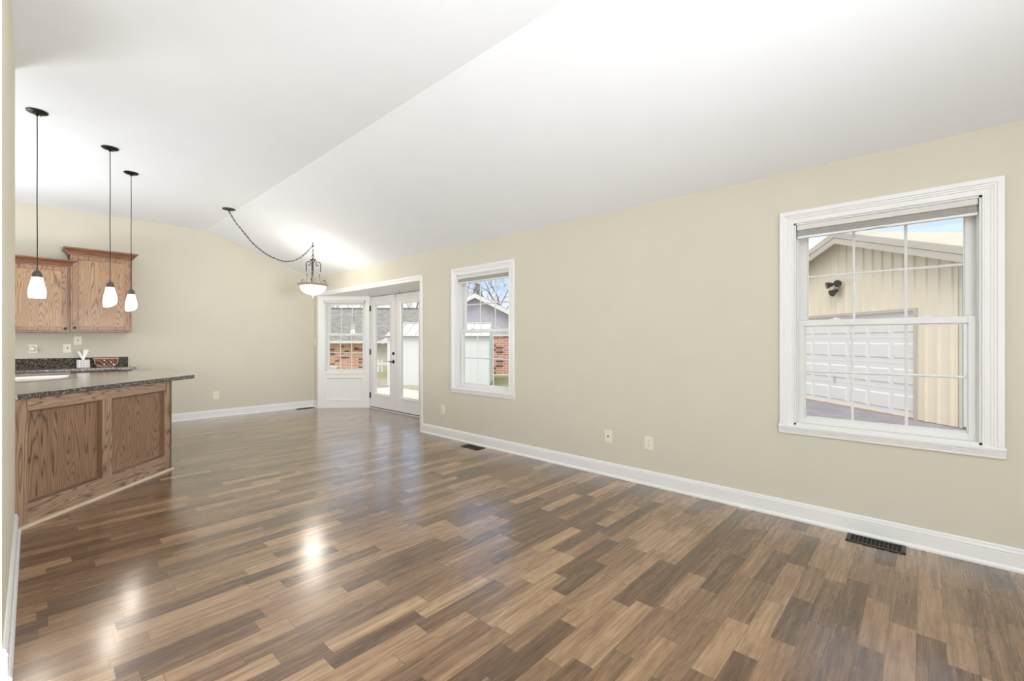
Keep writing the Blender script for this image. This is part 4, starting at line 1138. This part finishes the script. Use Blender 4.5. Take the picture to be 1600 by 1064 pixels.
for sgn in (-1, 1):
    xe = sgn * (hw + .4); ze = zap + .15 - slp * abs(xe)
    for (mb_, ya, yb, t0, t1) in ((rr_, -.35, 5.4, .15, .08), (ff, -.38, -.35, .13, -.06)):
        za_, zb_ = zap + t0, zap + t0 - slp * abs(xe); zc_, zd_ = zap + t1, zap + t1 - slp * abs(xe)
        mb_.add([(0, ya, za_), (xe, ya, zb_), (xe, yb, zb_), (0, yb, za_), (0, ya, zc_), (xe, ya, zd_), (xe, yb, zd_), (0, yb, zc_)], [(0, 1, 2, 3), (7, 6, 5, 4), (0, 4, 5, 1), (1, 5, 6, 2), (2, 6, 7, 3), (3, 7, 4, 0)])
rr_.build('roof', M['shingle'], ng); ff.build('rake_board', M['white'], ng)

# neighbour's long house ---------------------------------------
aH = at(590, 28); mH = frame((aH[0], aH[1], 0), rightv, fwdv)
nh = empty('brick_house', (aH[0], aH[1], GZ - .66), 'long low brick house with grey shingle roof in the distance', 'house')
GL = GZ - .66
MB(mH).box(-9, -.55, 0, 7, GL, 1.1).build('brick_wall', M['brick_n'], nh)
MB(mH).box(-.55, 4.3, 0.02, 7, GL, 1.1).build('siding_wall', M['stone'], nh)
MB(mH).box(-9.3, 4.6, -.55, -.45, 1.10, 1.26).build('gutter', M['white'], nh)
MB(mH).box(-9.3, 4.6, -.5, 0.0, 1.08, 1.12).build('soffit', M['soffit'], nh)
h_ = MB(mH); h_.add([(-9.3, -.5, 1.2), (4.6, -.5, 1.2), (4.6, 4.0, 3.55), (-9.3, 4.0, 3.55), (4.6, 8, 1.2), (-9.3, 8, 1.2)], [(0, 1, 2, 3), (3, 2, 4, 5), (1, 4, 2), (0, 3, 5), (0, 5, 4, 1)])
h_.build('roof', M['shingle'], nh)
MB(mH).box(-9.3, 4.6, 3.93, 4.07, 3.53, 3.62).build('ridge_cap', M['bark'], nh)
for xw in (-4.4, -3.4, -2.3):
    wv_ = MB(mH).box(xw - .35, xw + .35, -.03, 0, .55, 1.02); 
ob = at(521, 26.5); 
bx_ = empty('utility_box', (ob[0], ob[1], GL), 'low white box against the distant brick wall', 'box')
mU = frame((ob[0], ob[1], 0), rightv, fwdv)
MB(mU).box(-.42, .30, -.3, .3, GL, GL + .62).build('body', M['white'], bx_, bevel=.02)
MB(mU).box(-.46, .34, -.34, .34, GL + .62, GL + .68).build('lid', M['white'], bx_, bevel=.01)
# white fence posts by the door view
pA = at(594, 22)
fp = empty('white_gate', (pA[0], pA[1], GZ), 'small pale gate of two posts and a rail seen through the left glass door', 'gate')
mP = frame((pA[0], pA[1], 0), rightv, fwdv)
for dx in (-.08, .10): MB(mP).box(dx - .045, dx + .045, -.04, .04, GZ, GZ + .62).build('post', M['shedwall'], fp, bevel=.01)
MB(mP).box(-.15, .55, -.05, .05, GZ + .34, GZ + .46).build('rail', M['shedwall'], fp, bevel=.01)

# trees --------------------------------------------------------
def grow(mb, p, d, L, r, depth, rnd, spread=.55):
    n = 3; pts = [p]; rs = [r]
    for i in range(n):
        d = (d + Vector((rnd.uniform(-.12, .12), rnd.uniform(-.12, .12), rnd.uniform(-.02, .1)))).normalized()
        pts.append(pts[-1] + d * (L / n)); rs.append(r * (1 - .35 * (i + 1) / n))
    mb.tube(pts, rs, 6 if depth > 2 else 4)
    if depth == 0: return
    k = rnd.choice((2, 3, 3)) if depth > 1 else 3
    for i in range(k):
        a = rnd.uniform(0, 2 * math.pi); t = d.orthogonal().normalized(); t.rotate(Matrix.Rotation(a, 3, d))
        nd = (d + t * rnd.uniform(.35, .35 + spread)).normalized()
        grow(mb, pts[-1 - (i % 2)] , nd, L * rnd.uniform(.62, .85), rs[-1] * rnd.uniform(.6, .8), depth - 1, rnd, spread)


def tree(px, f, trunk, r, depth, seed, label, spread=.55):
    rnd = random.Random(seed); x, y = at(px, f)
    root = empty('bare_tree', (x, y, GL), label, 'tree', 'bare trees beyond the neighbouring roofs')
    mb = MB(); grow(mb, Vector((x, y, GL)), Vector((0, 0, 1)), trunk, r, depth, rnd, spread)
    mb.build('branches', M['bark'], root)
    return root


tree(757, 37, 3.2, .16, 6, 3, 'bare forked tree right behind the brick garage gable, middle of the narrow window')
tree(788, 29, 3.2, .20, 6, 11, 'bare thick-trunked tree at the right of the narrow window')
tree(771, 42, 3.6, .14, 6, 5, 'thin bare tree between the two larger ones in the narrow window')
tree(728, 45, 3.6, .15, 6, 8, 'bare tree at the left of the narrow window')
tree(647, 44, 3.8, .22, 6, 21, 'bare tree above the roof seen through the right glass door')
tree(600, 46, 3.6, .18, 6, 22, 'bare tree above the roof seen through the left glass door')
tree(553, 50, 3.6, .18, 6, 23, 'bare tree above the roof at the right of the small bay window')
tree(520, 48, 3.6, .2, 6, 24, 'bare tree above the roof at the left of the small bay window')
x, y = at(746, 60)
ct_ = empty('evergreen_tree', (x, y, GL), 'brownish evergreen tree behind the bare branches in the narrow window', 'tree')
tr_ = MB(); tr_.tube([(x, y, GL), (x, y, 4), (x, y, 9)], [.2, .15, .04], 8); tr_.build('trunk', M['bark'], ct_)
fo = MB(); rnd = random.Random(4)
for i in range(1500):
    z = rnd.uniform(1.0, 9.0); rad = 2.1 * (1 - (z - 1) / 8.6) * math.sqrt(rnd.random()) + .1; a = rnd.uniform(0, 6.283)
    c0 = Vector((x + rad * math.cos(a), y + rad * math.sin(a), z)); d = Vector((math.cos(a), math.sin(a), rnd.uniform(-.5, .2))).normalized(); t = Vector((0, 0, 1)).cross(d).normalized()
    L_ = rnd.uniform(.15, .35); wd_ = .05
    fo.add([c0 - t * wd_, c0 + d * L_, c0 + t * wd_, c0 + Vector((0, 0, wd_))], [(0, 1, 3), (1, 2, 3), (0, 2, 1), (0, 3, 2)])
fo.build('foliage', M['brownleaf'], ct_)
